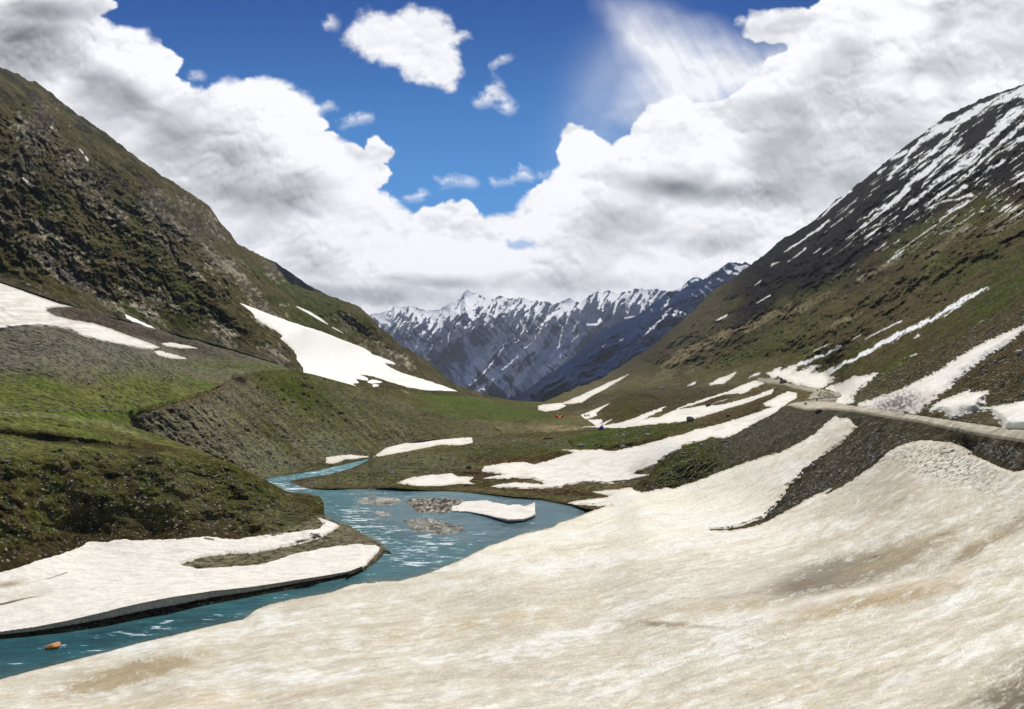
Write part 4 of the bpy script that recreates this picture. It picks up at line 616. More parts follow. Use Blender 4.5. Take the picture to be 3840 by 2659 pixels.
# ------------------------------------------------------------------ snow patches: raised sheets lying on the ground
def snow_patch(name, sheet, poly, thick, step=3.0, warp=5.0, soft=10.0, colf=None, mat=None, tf=None, bump=.12, holes=(), hf=None, **props):
    P = np.array(poly); x0, y0 = P.min(0) - 12; x1, y1 = P.max(0) + 12
    nx = max(8, int((x1 - x0) / step)); ny = max(8, int((y1 - y0) / (step * .75)))
    px, py = np.meshgrid(np.linspace(x0, x1, nx), np.linspace(y0, y1, ny))
    wx_ = px + fbm(px / 24, py / 12, 5, 90, .62) * warp; wy_ = py + fbm(px / 24, py / 12, 5, 91, .62) * warp * .6
    d = sdf(wx_, wy_, poly)
    for h in holes: d = np.minimum(d, -sdf(wx_, wy_, h))
    Q = sheet.sample(px, py); t = thick * (tf(px, py) if tf else 1.0)
    pr = sstep(-.5, 6, d) * sstep(-4, soft, sdf(px, py, poly)) if soft > 15 else sstep(-.5, soft, d); n_ = np.cross(np.gradient(Q, axis=1), np.gradient(Q, axis=0)); n_ /= np.linalg.norm(n_, axis=-1)[..., None] + 1e-12; r_ = Q / Q[..., 1:2]; cs_ = np.maximum(np.abs((n_ * r_).sum(-1)), .45)
    hh = np.where(d > -1, .06 + t * pr, np.maximum(d, -6) * .12) + bump * fbm(Q[..., 0] / 4, Q[..., 1] / 4, 5, 92) * pr
    if hf: hh = hh + hf(px, py, d) * pr
    hh = np.where(d > 0, np.maximum(hh, .05 + .1 * pr), hh)
    Q = Q * (1 - np.clip(hh / cs_ / Q[..., 1], -.05, .08))[..., None]; z = Q[..., 2]
    keep = d > -7; vm = keep[:-1, :-1] | keep[1:, :-1] | keep[:-1, 1:] | keep[1:, 1:]
    q = grid_quads(ny, nx)[vm.ravel()][:, ::-1]; used = np.unique(q); rem = np.full(nx * ny, -1); rem[used] = np.arange(len(used))
    co = np.stack([Q[..., 0], Q[..., 1], z], -1).reshape(-1, 3)[used]
    c = np.zeros(px.shape + (3,)) + lin((236, 230, 218))
    nn = fbm(Q[..., 0] / 9, Q[..., 1] / 30, 5, 93, .6); c = paint(c, sstep(.05, .5, nn) * .35, (204, 192, 170)); c = paint(c, (1 - sstep(0, 9, d)) * .4, (196, 184, 162))
    if colf: c = colf(px, py, d, c, Q)
    me = raw_mesh(name, co, rem[q], mat or MAT_SNOW, dict(Col=c.reshape(-1, 3)[used]))
    return link(name, me, **props)

# near snowfield with the tongue and the hump
NEAR = ([(-100, 2580)] + V('H', (-60, 1162), (0, 1149), (180, 1099), (420, 1039), (620, 989), (800, 939), (1000, 894), (1180, 849), (1400, 802), (1480, 744), (1560, 714), (1700, 684), (1900, 649), (2020, 605)) + [(1400, 2181), (1500, 2178), (1600, 2152), (1660, 2127)] +
        V('C', (1390, 1539), (1480, 1494), (1600, 1434), (1700, 1404), (1830, 1350), (1960, 1324)) + V('E', (170, 1444), (220, 1404), (330, 1374), (480, 1314), (560, 1288), (670, 1258), (600, 1262), (430, 1255), (280, 1238), (420, 1212), (640, 1185), (660, 1170), (500, 1140), (850, 1105), (880, 1125), (940, 1145), (1080, 1118), (1150, 1105), (1200, 1112), (1280, 1090), (1400, 1050), (1700, 935), (1900, 865), (2100, 800)) +
        V('F', (0, 1190), (200, 1130), (380, 1040), (480, 980), (600, 870), (680, 820), (700, 842), (760, 838), (800, 850), (815, 885), (860, 910), (780, 990), (700, 1070), (590, 1140), (520, 1210), (400, 1300), (340, 1370), (260, 1420), (250, 1470), (160, 1590)) +
        V('M', (860, 240), (800, 295), (700, 335), (600, 358), (495, 360), (495, 367), (620, 370), (740, 347), (815, 322), (950, 250), (1050, 190), (1200, 120)) +
        V('F', (600, 1490), (800, 1380), (920, 1290), (1000, 1250), (1100, 1140), (1200, 1080), (1300, 1050), (1400, 1028), (1500, 1035), (1650, 1045), (1760, 1080), (1840, 1130), (1830, 1150), (1950, 1200), (2080, 1260), (2190, 1300), (2280, 1285), (2600, 1230)) + [(4500, 1880), (4500, 2790), (-100, 2790)])
def near_col(px, py, d, c, Q):
    X, Y = Q[..., 0], Q[..., 1]; a = X * .93 + Y * .37; b_ = -X * .37 + Y * .93
    vv = py + .12 * px + 9e-5 * np.maximum(px - 1800, 0) ** 2 + 16 * fbm(px / 260, py / 90, 3, 100)
    n1 = fbm(px / 420, vv / 26, 6, 101, .62); n2 = fbm(px / 420, vv / 90, 5, 102, .6); n3 = fbm(X / 2.5, Y / 2.5, 4, 103)
    br = sstep(2260, 1980, py + .05 * (px - 1900)) * sstep(3150, 2800, px)
    m2 = fbm(px / 75, vv / 26, 6, 106, .68); m3 = fbm(px / 13, vv / 7, 4, 107, .72); n4 = fbm(px / 7, py / 5, 2, 108)
    c = np.zeros(px.shape + (3,)) + lin((210, 203, 184)); c = paint(c, br * .8, (241, 234, 214))
    dk = 1 - .55 * br
    c = paint(c, sstep(-.05, .4, n1) * .45 * dk, (194, 181, 153)); c = paint(c, sstep(.0, .5, n2 + .3 * n1) * .6 * dk, (188, 178, 154)); c = paint(c, sstep(.0, .5, -n2 - .4 * m2) * .65, (232, 230, 222))
    c = paint(c, sstep(.0, .5, m2) * .3 * dk, (184, 176, 156)); c = paint(c, sstep(.05, .5, -m2) * .3, (236, 233, 225)); c = paint(c, sstep(.1, .6, m3 + .3 * m2) * .30 * dk * sstep(400, 2400, px), (166, 152, 124)); c = paint(c, sstep(.1, .5, -m3) * .22, (244, 242, 236))
    c = paint(c, sstep(.40, .52, n4 + .12 * m2) * .28 * dk * sstep(1200, 2600, px), (110, 98, 80))
    st = lambda b2, s: blob(px, py, *b2) * s * 1.35 * (.8 + .9 * m2 + .5 * m3)
    for b2, s, rgb in (((3120, 2160, 260, 54, -14), 1.6, (112, 101, 80)), ((3520, 1740, 260, 110, -10), .7, (186, 178, 160)), ((2700, 2200, 380, 70, -6), .5, (206, 198, 182)), ((3150, 2235, 330, 14, -11), 1.0, (236, 232, 220)), ((3300, 2255, 330, 22, -12), .9, (168, 148, 112)), ((3420, 2060, 240, 34, -22), .8, (150, 134, 104)), ((3010, 2190, 130, 20, -10), .8, (120, 106, 86)), ((3330, 2080, 170, 50, -18), .7, (160, 146, 116)), ((3650, 2060, 130, 22, -30), 1.0, (150, 134, 106)), ((3800, 1975, 90, 24, -30), .8, (150, 136, 110)), ((3300, 2220, 300, 26, -12), .6, (176, 156, 122)), ((2800, 2270, 260, 26, -4), .5, (184, 166, 132)),  # first two blobs paint shade: in the stained hollow and on the hump's crest
                       ((470, 2535, 240, 34, -14), 1.9, (172, 156, 124)), ((520, 2510, 160, 16, -12), .5, (160, 140, 106)), ((2500, 2340, 160, 10, 4), .9, (150, 134, 106)), ((3840, 2600, 260, 110, -30), .95, (120, 108, 88)), ((3930, 2680, 160, 60, -20), 1.2, (70, 62, 52)), ((1700, 2350, 600, 40, -8), .45, (190, 172, 138)), ((3000, 2560, 400, 50, -8), .4, (190, 174, 144)), ((2900, 1950, 200, 60, -35), .3, (206, 190, 170)),
                       ((3360, 1860, 200, 60, -35), .5, (188, 172, 148)), ((3120, 1700, 60, 130, 42), .4, (206, 186, 170)), ((3380, 1740, 160, 50, -30), .4, (196, 184, 160)), ((800, 2620, 500, 30, -4), .5, (206, 190, 160))):
        c = paint(c, st(b2, s), rgb)
    sp = blob(px, py, 3540, 1740, 200, 70, 15); n4 = fbm(px / 20, (py + .45 * px) / 7, 5, 105, .75); c = paint(c, np.clip(sp * 1.3, 0, 1) * sstep(.08, .3, n4), (96, 90, 74)); c = paint(c, sp * sstep(.05, .3, -n4) * .7, (240, 238, 228))
    c = paint(c, (1 - sstep(0, 7, d)) * .5, (170, 152, 122))
    for pts in (V('M', (0, 575, 2), (230, 635, 3), (440, 600, 3), (700, 575, 1)), V('M', (0, 735, 2), (200, 720, 3), (400, 770, 3), (640, 745, 2), (860, 722, 3)), V('M', (1480, 640, 2), (1650, 635, 3), (1950, 540, 4), (2305, 350, 4)), V('M', (300, 935, 2), (520, 910, 2)), V('M', (560, 1030, 2), (700, 965, 4), (840, 1010, 2), (1030, 980, 3)), V('H', (1690, 920, 2), (1850, 980, 3), (2305, 1000, 2)),
                V('H', (2030, 1130, 1.5), (2180, 1050, 2), (2305, 960, 1.5)), V('H', (900, 1080, 2), (500, 1170, 4), (250, 1230, 2)), V('M', (1180, 590, 1), (1400, 560, 3), (1560, 500, 4), (1720, 430, 2)), V('E', (900, 1260, 1), (960, 1330, 1.5), (1030, 1400, 1.5), (1080, 1470, 1)), V('M', (1050, 1310, 2), (1400, 1200, 4), (1700, 1130, 3), (2000, 1030, 2)), V('M', (400, 1130, 2), (760, 1040, 4), (1060, 960, 2))):
        c = paint(c, np.clip((stroke(px + m2 * 30, py + m2 * 14 + n3 * 4, pts) + 1.5) / 4, 0, 1) * (.45 + .3 * m3), (136, 124, 102))
    for pts, rgb in ((V('M', (2010, 122, 3), (2060, 135, 6), (2120, 130, 5), (2150, 180, 2)), (88, 84, 66)), (V('M', (0, 912, 2), (120, 915, 4), (240, 920, 7), (300, 935, 2)), (146, 130, 104)), (V('M', (860, 722, 2), (1040, 712, 4), (1200, 672, 3)), (110, 96, 74)), (V('M', (1780, 585, 1), (1990, 535, 4), (2030, 500, 10), (2110, 440, 10), (2305, 340, 9)), (142, 124, 98))):
        c = paint(c, np.clip((stroke(px + n3 * 9, py + n3 * 6, pts) + 1) / 4, 0, 1) * np.clip(.6 + n3, 0, 1), rgb)
    return c
near = snow_patch('snowfield', sG, NEAR, 1.2, step=3.4, warp=7, soft=14, colf=near_col, tf=lambda px, py: np.clip(1.2 - (py - 1900) / 1500, .4, 1), bump=.14, hf=lambda px, py, d: -1.7 * blob(px, py, 3120, 2165, 230, 40, -13) - .6 * blob(px, py, 3680, 2040, 170, 26, -30) + .5 * blob(px, py, 3150, 2235, 260, 30, -10) - .25 * blob(px, py, 480, 2530, 230, 34, -14) + .4 * fbm(px / 260, (py + .15 * px) / 70, 4, 109) * np.clip((2560 - py) / 400, .12, 1), kind='structure')

SHEETS = dict(G=sG, L=sL, T=sT, M=sM, B=sB)
HOLES = {0: [V('C', (1690, 958), (1780, 945), (1900, 950), (1990, 970), (1900, 982), (1750, 978)), V('E', (640, 1070), (700, 1058), (830, 1045), (720, 1070)), V('E', (0, 1035), (50, 1040), (80, 1058), (30, 1062))],
         1: [V('E', (1250, 425), (1480, 355), (1640, 300), (1780, 285), (1700, 330), (1560, 375), (1330, 420))]}
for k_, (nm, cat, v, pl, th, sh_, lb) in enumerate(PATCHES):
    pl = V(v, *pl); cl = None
    if sh_ == 'L': cl = lambda px, py, d, c, Q: np.zeros(c.shape) + lin((244, 240, 232)) - .08 * sstep(.1, .5, fbm(px / 90, py / 14, 4, 110))[..., None] * sstep(1330, 1450, py)[..., None]
    elif k_ == 13: cl = lambda px, py, d, c, Q: paint(paint(c, sstep(-.1, .4, fbm(px / 160 - py / 300, py / 14, 4, 111)) * .55, (196, 186, 170)), sstep(8, 0, d) * .6, (180, 172, 160))
    elif nm == 'snow_bank': cl = lambda px, py, d, c, Q: paint(paint(paint(c, sstep(12, 2, d) * .35, (170, 162, 148)), blob(px, py, 3370, 1510, 90, 34, -10) * 1.3 * (.8 + fbm(px / 12, py / 12, 4, 112)), (110, 102, 94)), blob(px, py, 3640, 1535, 120, 20, -5) * .7, (170, 166, 154))  # banks greyer along their edges and on the fronts
    else: cl = lambda px, py, d, c, Q: paint(c, sstep(.1, .5, fbm(px / 70, py / 9, 5, 113)) * .35, (200, 186, 164))
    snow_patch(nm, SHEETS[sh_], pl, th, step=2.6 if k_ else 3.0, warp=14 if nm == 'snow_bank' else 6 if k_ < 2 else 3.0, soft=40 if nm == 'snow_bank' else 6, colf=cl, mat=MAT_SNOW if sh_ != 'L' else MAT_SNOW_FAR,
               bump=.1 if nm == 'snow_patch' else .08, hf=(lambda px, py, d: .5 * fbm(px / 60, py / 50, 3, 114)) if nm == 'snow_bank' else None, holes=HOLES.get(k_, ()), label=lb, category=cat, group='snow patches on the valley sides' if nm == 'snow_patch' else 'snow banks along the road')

# the slab over the left river bank, with an undercut front, and the slab aground on the gravel bar
def slab(name, sheet, front, rest, thick_front, thick_back, label, steps=200, colf=None, zbase=-50.0, lip=1.0, holes=(), group=None):
    """front: pixel line along the waterline from left to right; rest: the other border. The front is a real ice wall with a cavity under it."""
    poly = front + rest; P = np.array(poly); x0, y0 = P.min(0) - 8; x1, y1 = P.max(0) + 8; step = 2.6
    nx = int((x1 - x0) / step); ny = int((y1 - y0) / (step * .8)); px, py = np.meshgrid(np.linspace(x0, x1, nx), np.linspace(y0, y1, ny))
    d = sdf(px + fbm(px / 26, py / 14, 4, 120, .6) * 6 * 1, py + fbm(px / 26, py / 14, 4, 121, .6) * 4, poly)
    for h in holes: d = np.minimum(d, -sdf(px, py, h))
    fr = np.array(front); fy = np.interp(px, fr[:, 0], fr[:, 1]); df = np.where((px >= fr[0, 0]) & (px <= fr[-1, 0]), fy - py, 200)
    Q = sheet.sample(px, py) if sheet else None
    if Q is None:
        Yp = -zbase * F / (py - HY); Q = np.stack([(px - CX) / F * Yp, Yp, Yp * 0 + zbase], -1)
    tf_ = np.interp(px, [p[0] for p in thick_front], [p[1] for p in thick_front]); k = sstep(150, 0, df); t = tf_ * k + thick_back * (1 - k)
    dd = np.where(df < 60, np.maximum(d, np.minimum(df * 2, 14) * sstep(-30, 5, d)), d)
    d = dd; z = Q[..., 2] + np.where(d > -1, .04 + t * np.where(df < 14, 1, sstep(-.5, 7, d)), np.maximum(d, -6) * .2) + .1 * fbm(Q[..., 0] / 3, Q[..., 1] / 3, 5, 122) * sstep(0, 10, d)
    keep = (d > -6) & (df > 0.0); vm = keep[:-1, :-1] & keep[1:, :-1] & keep[:-1, 1:] & keep[1:, 1:]
    q = grid_quads(ny, nx)[vm.ravel()][:, ::-1]; used = np.unique(q); rem = np.full(nx * ny, -1); rem[used] = np.arange(len(used))
    co = np.stack([Q[..., 0], Q[..., 1], z], -1).reshape(-1, 3)[used]
    c = np.zeros(px.shape + (3,)) + lin((232, 225, 214)); nn = fbm(px / 120, py / 12, 5, 123); c = paint(c, sstep(.05, .45, nn) * .3, (206, 196, 178)); c = paint(c, (1 - sstep(0, 6, d)) * (df > 20) * .4, (190, 178, 156))
    if colf: c = colf(px, py, c)
    o = link(name, raw_mesh(name, co, rem[q], MAT_SNOW, dict(Col=c.reshape(-1, 3)[used])), label=label, category='snow slab')
    if group: o['group'] = group
    # the wall
    xs = np.linspace(fr[0, 0], fr[-1, 0], steps); ys = np.interp(xs, fr[:, 0], fr[:, 1]) - 3
    jg = fbm(xs / 14, xs * 0, 4, 124, .6)
    Yb = -zbase * F / (ys - HY); B0 = np.stack([(xs - CX) / F * Yb, Yb, Yb * 0 + zbase], -1); tt = np.interp(xs, [p[0] for p in thick_front], [p[1] for p in thick_front]) + .04
    tg = np.gradient(B0[:, :2], axis=0); nrm = np.stack([tg[:, 1], -tg[:, 0]], -1); nrm /= np.linalg.norm(nrm, axis=1)[:, None] + 1e-9
    rows = []
    for (fz, out) in ((1.0, -.9), (1.0, 0.0), (.93, lip * .12), (.75, lip * .25), (.45, lip * .38), (.36, lip * .3), (.36, -1.2), (.05, -2.2), (-.3, -2.4)):
        r = B0.copy(); r[:, :2] += nrm * (out * np.minimum(1, tt / 1.2) * (1 + .5 * jg * (out > 0)))[:, None]; r[:, 2] = zbase + tt * fz + (0.0 if fz < .3 else .12 * jg * tt * (fz < .9)); rows.append(r)
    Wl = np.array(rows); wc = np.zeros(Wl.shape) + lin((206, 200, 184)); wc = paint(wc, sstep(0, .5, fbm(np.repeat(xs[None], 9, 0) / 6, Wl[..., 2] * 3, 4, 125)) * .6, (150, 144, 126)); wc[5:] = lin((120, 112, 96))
    link('ice_wall', raw_mesh('ice_wall', Wl.reshape(-1, 3), grid_quads(9, steps), MAT_SNOW, dict(Col=wc.reshape(-1, 3))), parent=o)
    return o
LS_F = V('H', (-140, 930), (0, 906), (200, 888), (350, 866), (620, 826), (850, 780), (1000, 754), (1230, 700), (1450, 662), (1720, 608), (1900, 575), (2020, 550), (2090, 520))
LS_R = V('H', (2120, 480), (2155, 440), (2192, 398), (2170, 378), (2050, 373), (1940, 383), (1850, 398), (1780, 415), (1700, 425), (1640, 450), (1590, 472), (1480, 497), (1250, 512), (1140, 517), (1040, 488), (1150, 450), (1330, 425), (1450, 422), (1690, 378), (1850, 332), (1960, 268), (1900, 238), (1830, 217), (1865, 257), (1840, 282), (1700, 302), (1500, 322), (1350, 347), (1200, 327), (1050, 342), (870, 347), (770, 352), (700, 342), (600, 362), (500, 357), (480, 382), (350, 432), (200, 472), (100, 512), (0, 537), (-140, 575))
def ls_col(px, py, c):
    for pts in (V('H', (150, 610, 2), (300, 575, 4), (390, 545, 5)), V('H', (-50, 745, 10), (60, 720, 9), (180, 692, 6), (245, 680, 3)), V('H', (1180, 345, 8), (1230, 355, 7))): c = paint(c, stroke(px, py, pts) / 3, (92, 80, 62))
    c = paint(c, blob(px, py, 30, 2200, 60, 12, -8), (160, 146, 116)); c = paint(c, blob(px, py, 100, 2240, 120, 20, -8) * .5, (190, 178, 156)); return c
slab('snow_slab', sM, LS_F, LS_R, [(-100, .7), (0, .9), (250, 1.5), (450, 2.4), (650, 2.7), (850, 1.9), (1050, 1.3), (1250, 1.0), (1400, .8)], .45, 'broad snow slab with undercut fluted edge along the left river bank', steps=520, colf=ls_col,
     holes=[V('H', (1500, 440), (1600, 410), (1750, 385), (1850, 365), (1930, 352), (1700, 408), (1560, 440))], group='snow slabs at the river')
FL_F = V('C', (1330, 1190), (1450, 1197), (1580, 1228), (1660, 1255), (1740, 1277), (1850, 1268), (1915, 1243), (1938, 1226))
FL_R = V('C', (1938, 1206), (1815, 1190), (1790, 1172), (1720, 1172), (1630, 1170), (1545, 1138), (1448, 1138), (1436, 1162), (1390, 1180))
slab('snow_slab', None, FL_F, FL_R, [(1690, .15), (1760, .3), (1830, .7), (1905, 1.2), (2012, .8)], .75, 'flat-topped snow slab stranded on the gravel bar in mid river', steps=160, lip=.7, group='snow slabs at the river')

# ------------------------------------------------------------------ road
def strip(name, sheet, poly, lift, col, mat, step=2.5, warp=2.0, **props):
    P = np.array(poly); x0, y0 = P.min(0) - 6; x1, y1 = P.max(0) + 6; nx = int((x1 - x0) / step); ny = int((y1 - y0) / (step * .6)); px, py = np.meshgrid(np.linspace(x0, x1, nx), np.linspace(y0, y1, ny))
    d = sdf(px + fbm(px / 20, py / 9, 4, 130) * warp, py + fbm(px / 20, py / 9, 4, 131) * warp, poly); Q = sheet.sample(px, py)
    z = Q[..., 2] + np.clip(lift + d * .1, -.5, lift * 2); keep = d > -5; vm = keep[:-1, :-1] | keep[1:, 1:]; q = grid_quads(ny, nx)[vm.ravel()][:, ::-1]; used = np.unique(q); rem = np.full(nx * ny, -1); rem[used] = np.arange(len(used))
    c = np.zeros(px.shape + (3,)) + lin(col); nn = fbm(Q[..., 0] / 3, Q[..., 1] / 40, 5, 132); c = paint(c, sstep(.1, .5, nn) * .4, (140, 132, 112)); c = paint(c, (1 - sstep(0, 5, d)) * .6, (110, 100, 82))
    return link(name, raw_mesh(name, np.stack([Q[..., 0], Q[..., 1], z], -1).reshape(-1, 3)[used], rem[q], mat, dict(Col=c.reshape(-1, 3)[used], Ston=np.zeros((len(used), 3)) + (.1, .7, 0))), **props)
strip('road', sG, ROAD, .15, (196, 188, 172), MAT_GROUND, kind='structure')
strip('road_beyond_the_bend', sG, ROAD2, .15, (176, 170, 156), MAT_GROUND, kind='structure')

# ------------------------------------------------------------------ small things
M_ROCK = simple('pale boulder', (.36, .34, .30), .9, 0, .4, 1.5, .6); M_ROCKD = simple('dark boulder', (.07, .065, .055), .9, 0, .5, 1.5, .6); M_ROCKO = simple('orange boulder', (.50, .20, .05), .6, 0, .4, 2.0, .5)
def rock_mesh(seed, mat, flat=.6):
    bm = bmesh.new(); bmesh.ops.create_icosphere(bm, subdivisions=3, radius=.5); r = random.Random(seed)
    pl = [(Vector((r.gauss(0, 1), r.gauss(0, 1), r.gauss(0, .8))).normalized(), r.uniform(.27, .42)) for _ in range(9)]
    for v in bm.verts:
        for nn, dd in pl:
            k = v.co.dot(nn) - dd
            if k > 0: v.co -= nn * k * .92
        v.co += v.normal * r.uniform(-.012, .012); v.co.z *= flat
    me = bpy.data.meshes.new('boulder'); bm.to_mesh(me); bm.free(); me.materials.append(mat); return me
ROCKS = [rock_mesh(i, M_ROCK, f) for i, f in enumerate((.6, .5, .75, .4))]; ROCKS_D = [rock_mesh(10 + i, M_ROCKD, .65) for i in range(2)]
def place(sheet, px, py): p = sheet.sample(px, py); return Vector((float(p[0]), float(p[1]), float(p[2])))
def put_rock(sheet, px, py, wpx, me, label, group=None, loc=None):
    p = loc or place(sheet, px, py); s = wpx * p.y / F; o = link('boulder', me, loc=(p.x, p.y, p.z + s * .12), label=label, category='boulder'); o.scale = (s, s * random.uniform(.7, 1), s * random.uniform(.8, 1.1)); o.rotation_euler = (0, 0, random.uniform(0, 6.2))
    if group: o['group'] = group
    return o
bl = [('T', 333, 1437, 16, 0, 'pale boulder alone on the middle of the grey scree fan'), ('T', 52, 1432, 11, 1, 'small pale boulder on the scree near the left edge'), ('T', 380, 1528, 16, 1, 'flat pale boulder on the green terrace left of the bluff edge'), ('T', 390, 1588, 24, 3, 'low pale slab boulder in the grass just above the mound gully'),
      ('G', 2343, 1624, 12, 0, 'upright grey boulder at the centre of the green mound by the purple tent'), ('G', 2338, 1635, 16, 3, 'pale flat boulder just below the upright grey one on the green mound'), ('G', 2335, 1678, 20, 0, 'grey boulder at the snow edge below the green mound'), ('G', 2427, 1606, 14, 3, 'pale flat stone near the top of the green mound'), ('G', 2182, 1674, 26, 1, 'wide grey boulder at the left foot of the green mound'),
      ('G', 2460, 1607, 12, 3, 'pale oblong stone at the right shoulder of the green mound'), ('G', 2430, 1632, 16, 3, 'long pale slab lying low on the right of the green mound'), ('G', 3822, 1325, 34, 1, 'large grey slab boulder in the scree at the right edge'), ('G', 3717, 1698, 16, 0, 'grey boulder on the embankment just below the road'), ('G', 2628, 1670, 14, 1, 'pinkish stone near the crest of the mossy spur'),
      ('M', 625, 1957, 10, 0, 'left one of two pale stones low on the mound above the snow slab'), ('M', 651, 1954, 11, 2, 'right one of two pale stones low on the mound above the snow slab'), ('M', 765, 1780, 14, 0, 'pale stone high on the crest of the mound'), ('G', 1020, 2262, 0, 0, '')]
for s_, px, py, w_, k_, lb in bl:
    if lb: put_rock(SHEETS[s_], px, py, w_ * 1.15, ROCKS[k_], lb, 'boulders on the grass and scree')
bd = [('G', 2586, 1579, 34, 'largest dark boulder between the two long snow strips'), ('G', 2733, 1562, 22, 'dark boulder uphill of the largest one between the snow strips'), ('G', 2657, 1524, 24, 'dark rock poking out of the forked snow strip'), ('G', 2256, 1802, 14, 'small dark rock in the snow above the river shelf'), ('G', 1526, 1710, 14, 'dark boulder by the thin curved snow patch on the peninsula'),
      ('G', 1653, 1725, 14, 'dark boulder in the middle of the gravel peninsula'), ('G', 1747, 1822, 14, 'dark boulder at the right tip of the low river-bank snow patch'), ('G', 1760, 1756, 26, 'long low dark rock left of the snow on the peninsula'), ('G', 3072, 1549, 34, 'black boulder below the road shoulder at the bend'), ('G', 2399, 1618, 10, 'small dark boulder near the top of the green mound'), ('G', 2203, 1643, 10, 'small dark boulder at the left of the green mound'),
      ('G', 3199, 2332, 7, 'lone dark stone in the middle of the near snowfield'), ('G', 2893, 2246, 6, 'dark stone just below the grey stained, shaded hollow on the near snowfield'), ('G', 3105, 2502, 6, 'dark stone low down on the near snowfield'), ('G', 501, 2510, 5, 'left one of three dark stones above the brown stain on the snow'), ('G', 521, 2502, 6, 'middle one of three dark stones above the brown stain on the snow'), ('G', 556, 2493, 5, 'right one of three dark stones above the brown stain on the snow')]
for k_, (s_, px, py, w_, lb) in enumerate(bd):
    o = put_rock(SHEETS[s_], px, py, w_ * 1.1, ROCKS_D[k_ % 2], lb, 'dark boulders in the valley')
    if py > 2200: o.location.z += 1.0 * float(np.clip(1.2 - (py - 1900) / 1500, .4, 1)) * 1.15
Yr = 50 * F / (2428 - HY); put_rock(None, 0, 0, 60, rock_mesh(40, M_ROCKO, .5), 'wet orange boulder breaking the turquoise water near the lower left', loc=Vector(((202 - CX) / F * Yr, Yr, -50)))
put_rock(sM, 985, 2290, 0.01, ROCKS[0], 'x') if False else None

# loose stones: too many to count
def stones(name, specs, label):
    base = bmesh.new(); bmesh.ops.create_icosphere(base, subdivisions=1, radius=.5); bv = np.array([v.co[:] for v in base.verts]); bf = np.array([[v.index for v in f.verts] for f in base.faces]); base.free()
    vs, fs, cs = [], [], []; k = 0
    for sheet, poly, n_, smin, smax, dark in specs:
        P = np.array(poly); x0, y0 = P.min(0); x1, y1 = P.max(0); px = RNG.uniform(x0, x1, n_ * 3); py = RNG.uniform(y0, y1, n_ * 3); ok = np.where(sdf(px, py, poly) > 0)[0][:n_]; px, py = px[ok], py[ok]; Q = sheet.sample(px, py)
        for i in range(len(px)):
            s = (smin + (smax - smin) * RNG.rand() ** 3) * Q[i, 1] / F; b = bv * (1 + RNG.uniform(-.3, .3, (len(bv), 1))) * (s, s * RNG.uniform(.6, 1), s * RNG.uniform(.45, .8)); a = RNG.uniform(0, 6.28); ca, sa_ = math.cos(a), math.sin(a)
            b = np.c_[b[:, 0] * ca - b[:, 1] * sa_, b[:, 0] * sa_ + b[:, 1] * ca, b[:, 2]] + Q[i] + (0, 0, s * .1); vs.append(b); fs.append(bf + k); k += len(bv)
            t_ = RNG.rand(); g = (.05 + .08 * RNG.rand()) if t_ < dark else (.20 + .24 * RNG.rand()); cs.append(np.tile(np.array([g, g * .96, g * .86]), (len(bv), 1)))
    return link(name, raw_mesh(name, np.concatenate(vs), np.concatenate(fs), MAT_STONE, dict(Col=np.concatenate(cs)), smooth=False), kind='stuff', label=label, category='stones')
MAT_STONE, n, l, b = new_mat('loose stone'); at = n.new('ShaderNodeAttribute'); at.attribute_name = 'Col'; l.new(at.outputs['Color'], b.inputs['Base Color']); b.inputs['Roughness'].default_value = .9
stones('stones', [
    (sB, [(500, 1550), (870, 1420), (1100, 1500), (1380, 1700), (1000, 1780), (620, 1640)], 3000, 3, 10, .35), (sB, [(1100, 1400), (1400, 1480), (1840, 1605), (1800, 1640), (1400, 1700), (1200, 1560)], 1600, 2.5, 8, .5),
    (sT, [(0, 1240), (500, 1300), (900, 1370), (800, 1440), (480, 1530), (440, 1600), (0, 1600)], 1500, 2.5, 9, .4), (sM, [(0, 1650), (480, 1640), (1050, 1850), (1180, 1960), (700, 2010), (0, 2100)], 1800, 3, 11, .2),
    (sG, [(1060, 1822), (1400, 1735), (1900, 1650), (2130, 1650), (2150, 1690), (1800, 1740), (1500, 1830), (1120, 1826)], 1800, 2.5, 9, .4), (sG, [(2160, 1660), (2300, 1610), (2780, 1560), (2600, 1600), (2250, 1680)], 260, 3, 12, .35),
    (sG, [(2400, 1840), (2560, 1690), (2940, 1540), (3100, 1560), (2800, 1720), (2560, 1815)], 1500, 3, 9, .35), (sG, [(2760, 1975), (3060, 1760), (3250, 1620), (3500, 1630), (3360, 1665), (3240, 1760), (2960, 1910)], 2200, 3, 10, .4), (sG, [(3500, 1645), (3830, 1680), (3830, 1760), (3650, 1680)], 500, 3, 12, .4),
    (sG, [(3150, 1500), (3300, 1400), (3840, 1130), (3840, 1600), (3400, 1540)], 3000, 3, 13, .4), (sG, [(2300, 1450), (2560, 1340), (2950, 1160), (3500, 1000), (3840, 900), (3840, 1120), (3100, 1320), (2700, 1400)], 2200, 2.5, 8, .35),
    (sM, [(1200, 1940), (1280, 1970), (1430, 2045), (1400, 2100), (1100, 2060)], 260, 3, 8, .3), (sM, V('H', (500, 835), (850, 787), (1240, 706), (1230, 690), (840, 770)), 200, 3, 8, .4), (sG, BARS[2], 300, 3, 7, .3), (sG, BARS[1], 200, 3, 8, .4),
    (sL, [(100, 500), (500, 700), (850, 950), (1000, 1100), (900, 1250), (300, 1100), (0, 900)], 1500, 2.5, 8, .4)], 'countless loose stones strewn over the slopes and banks')

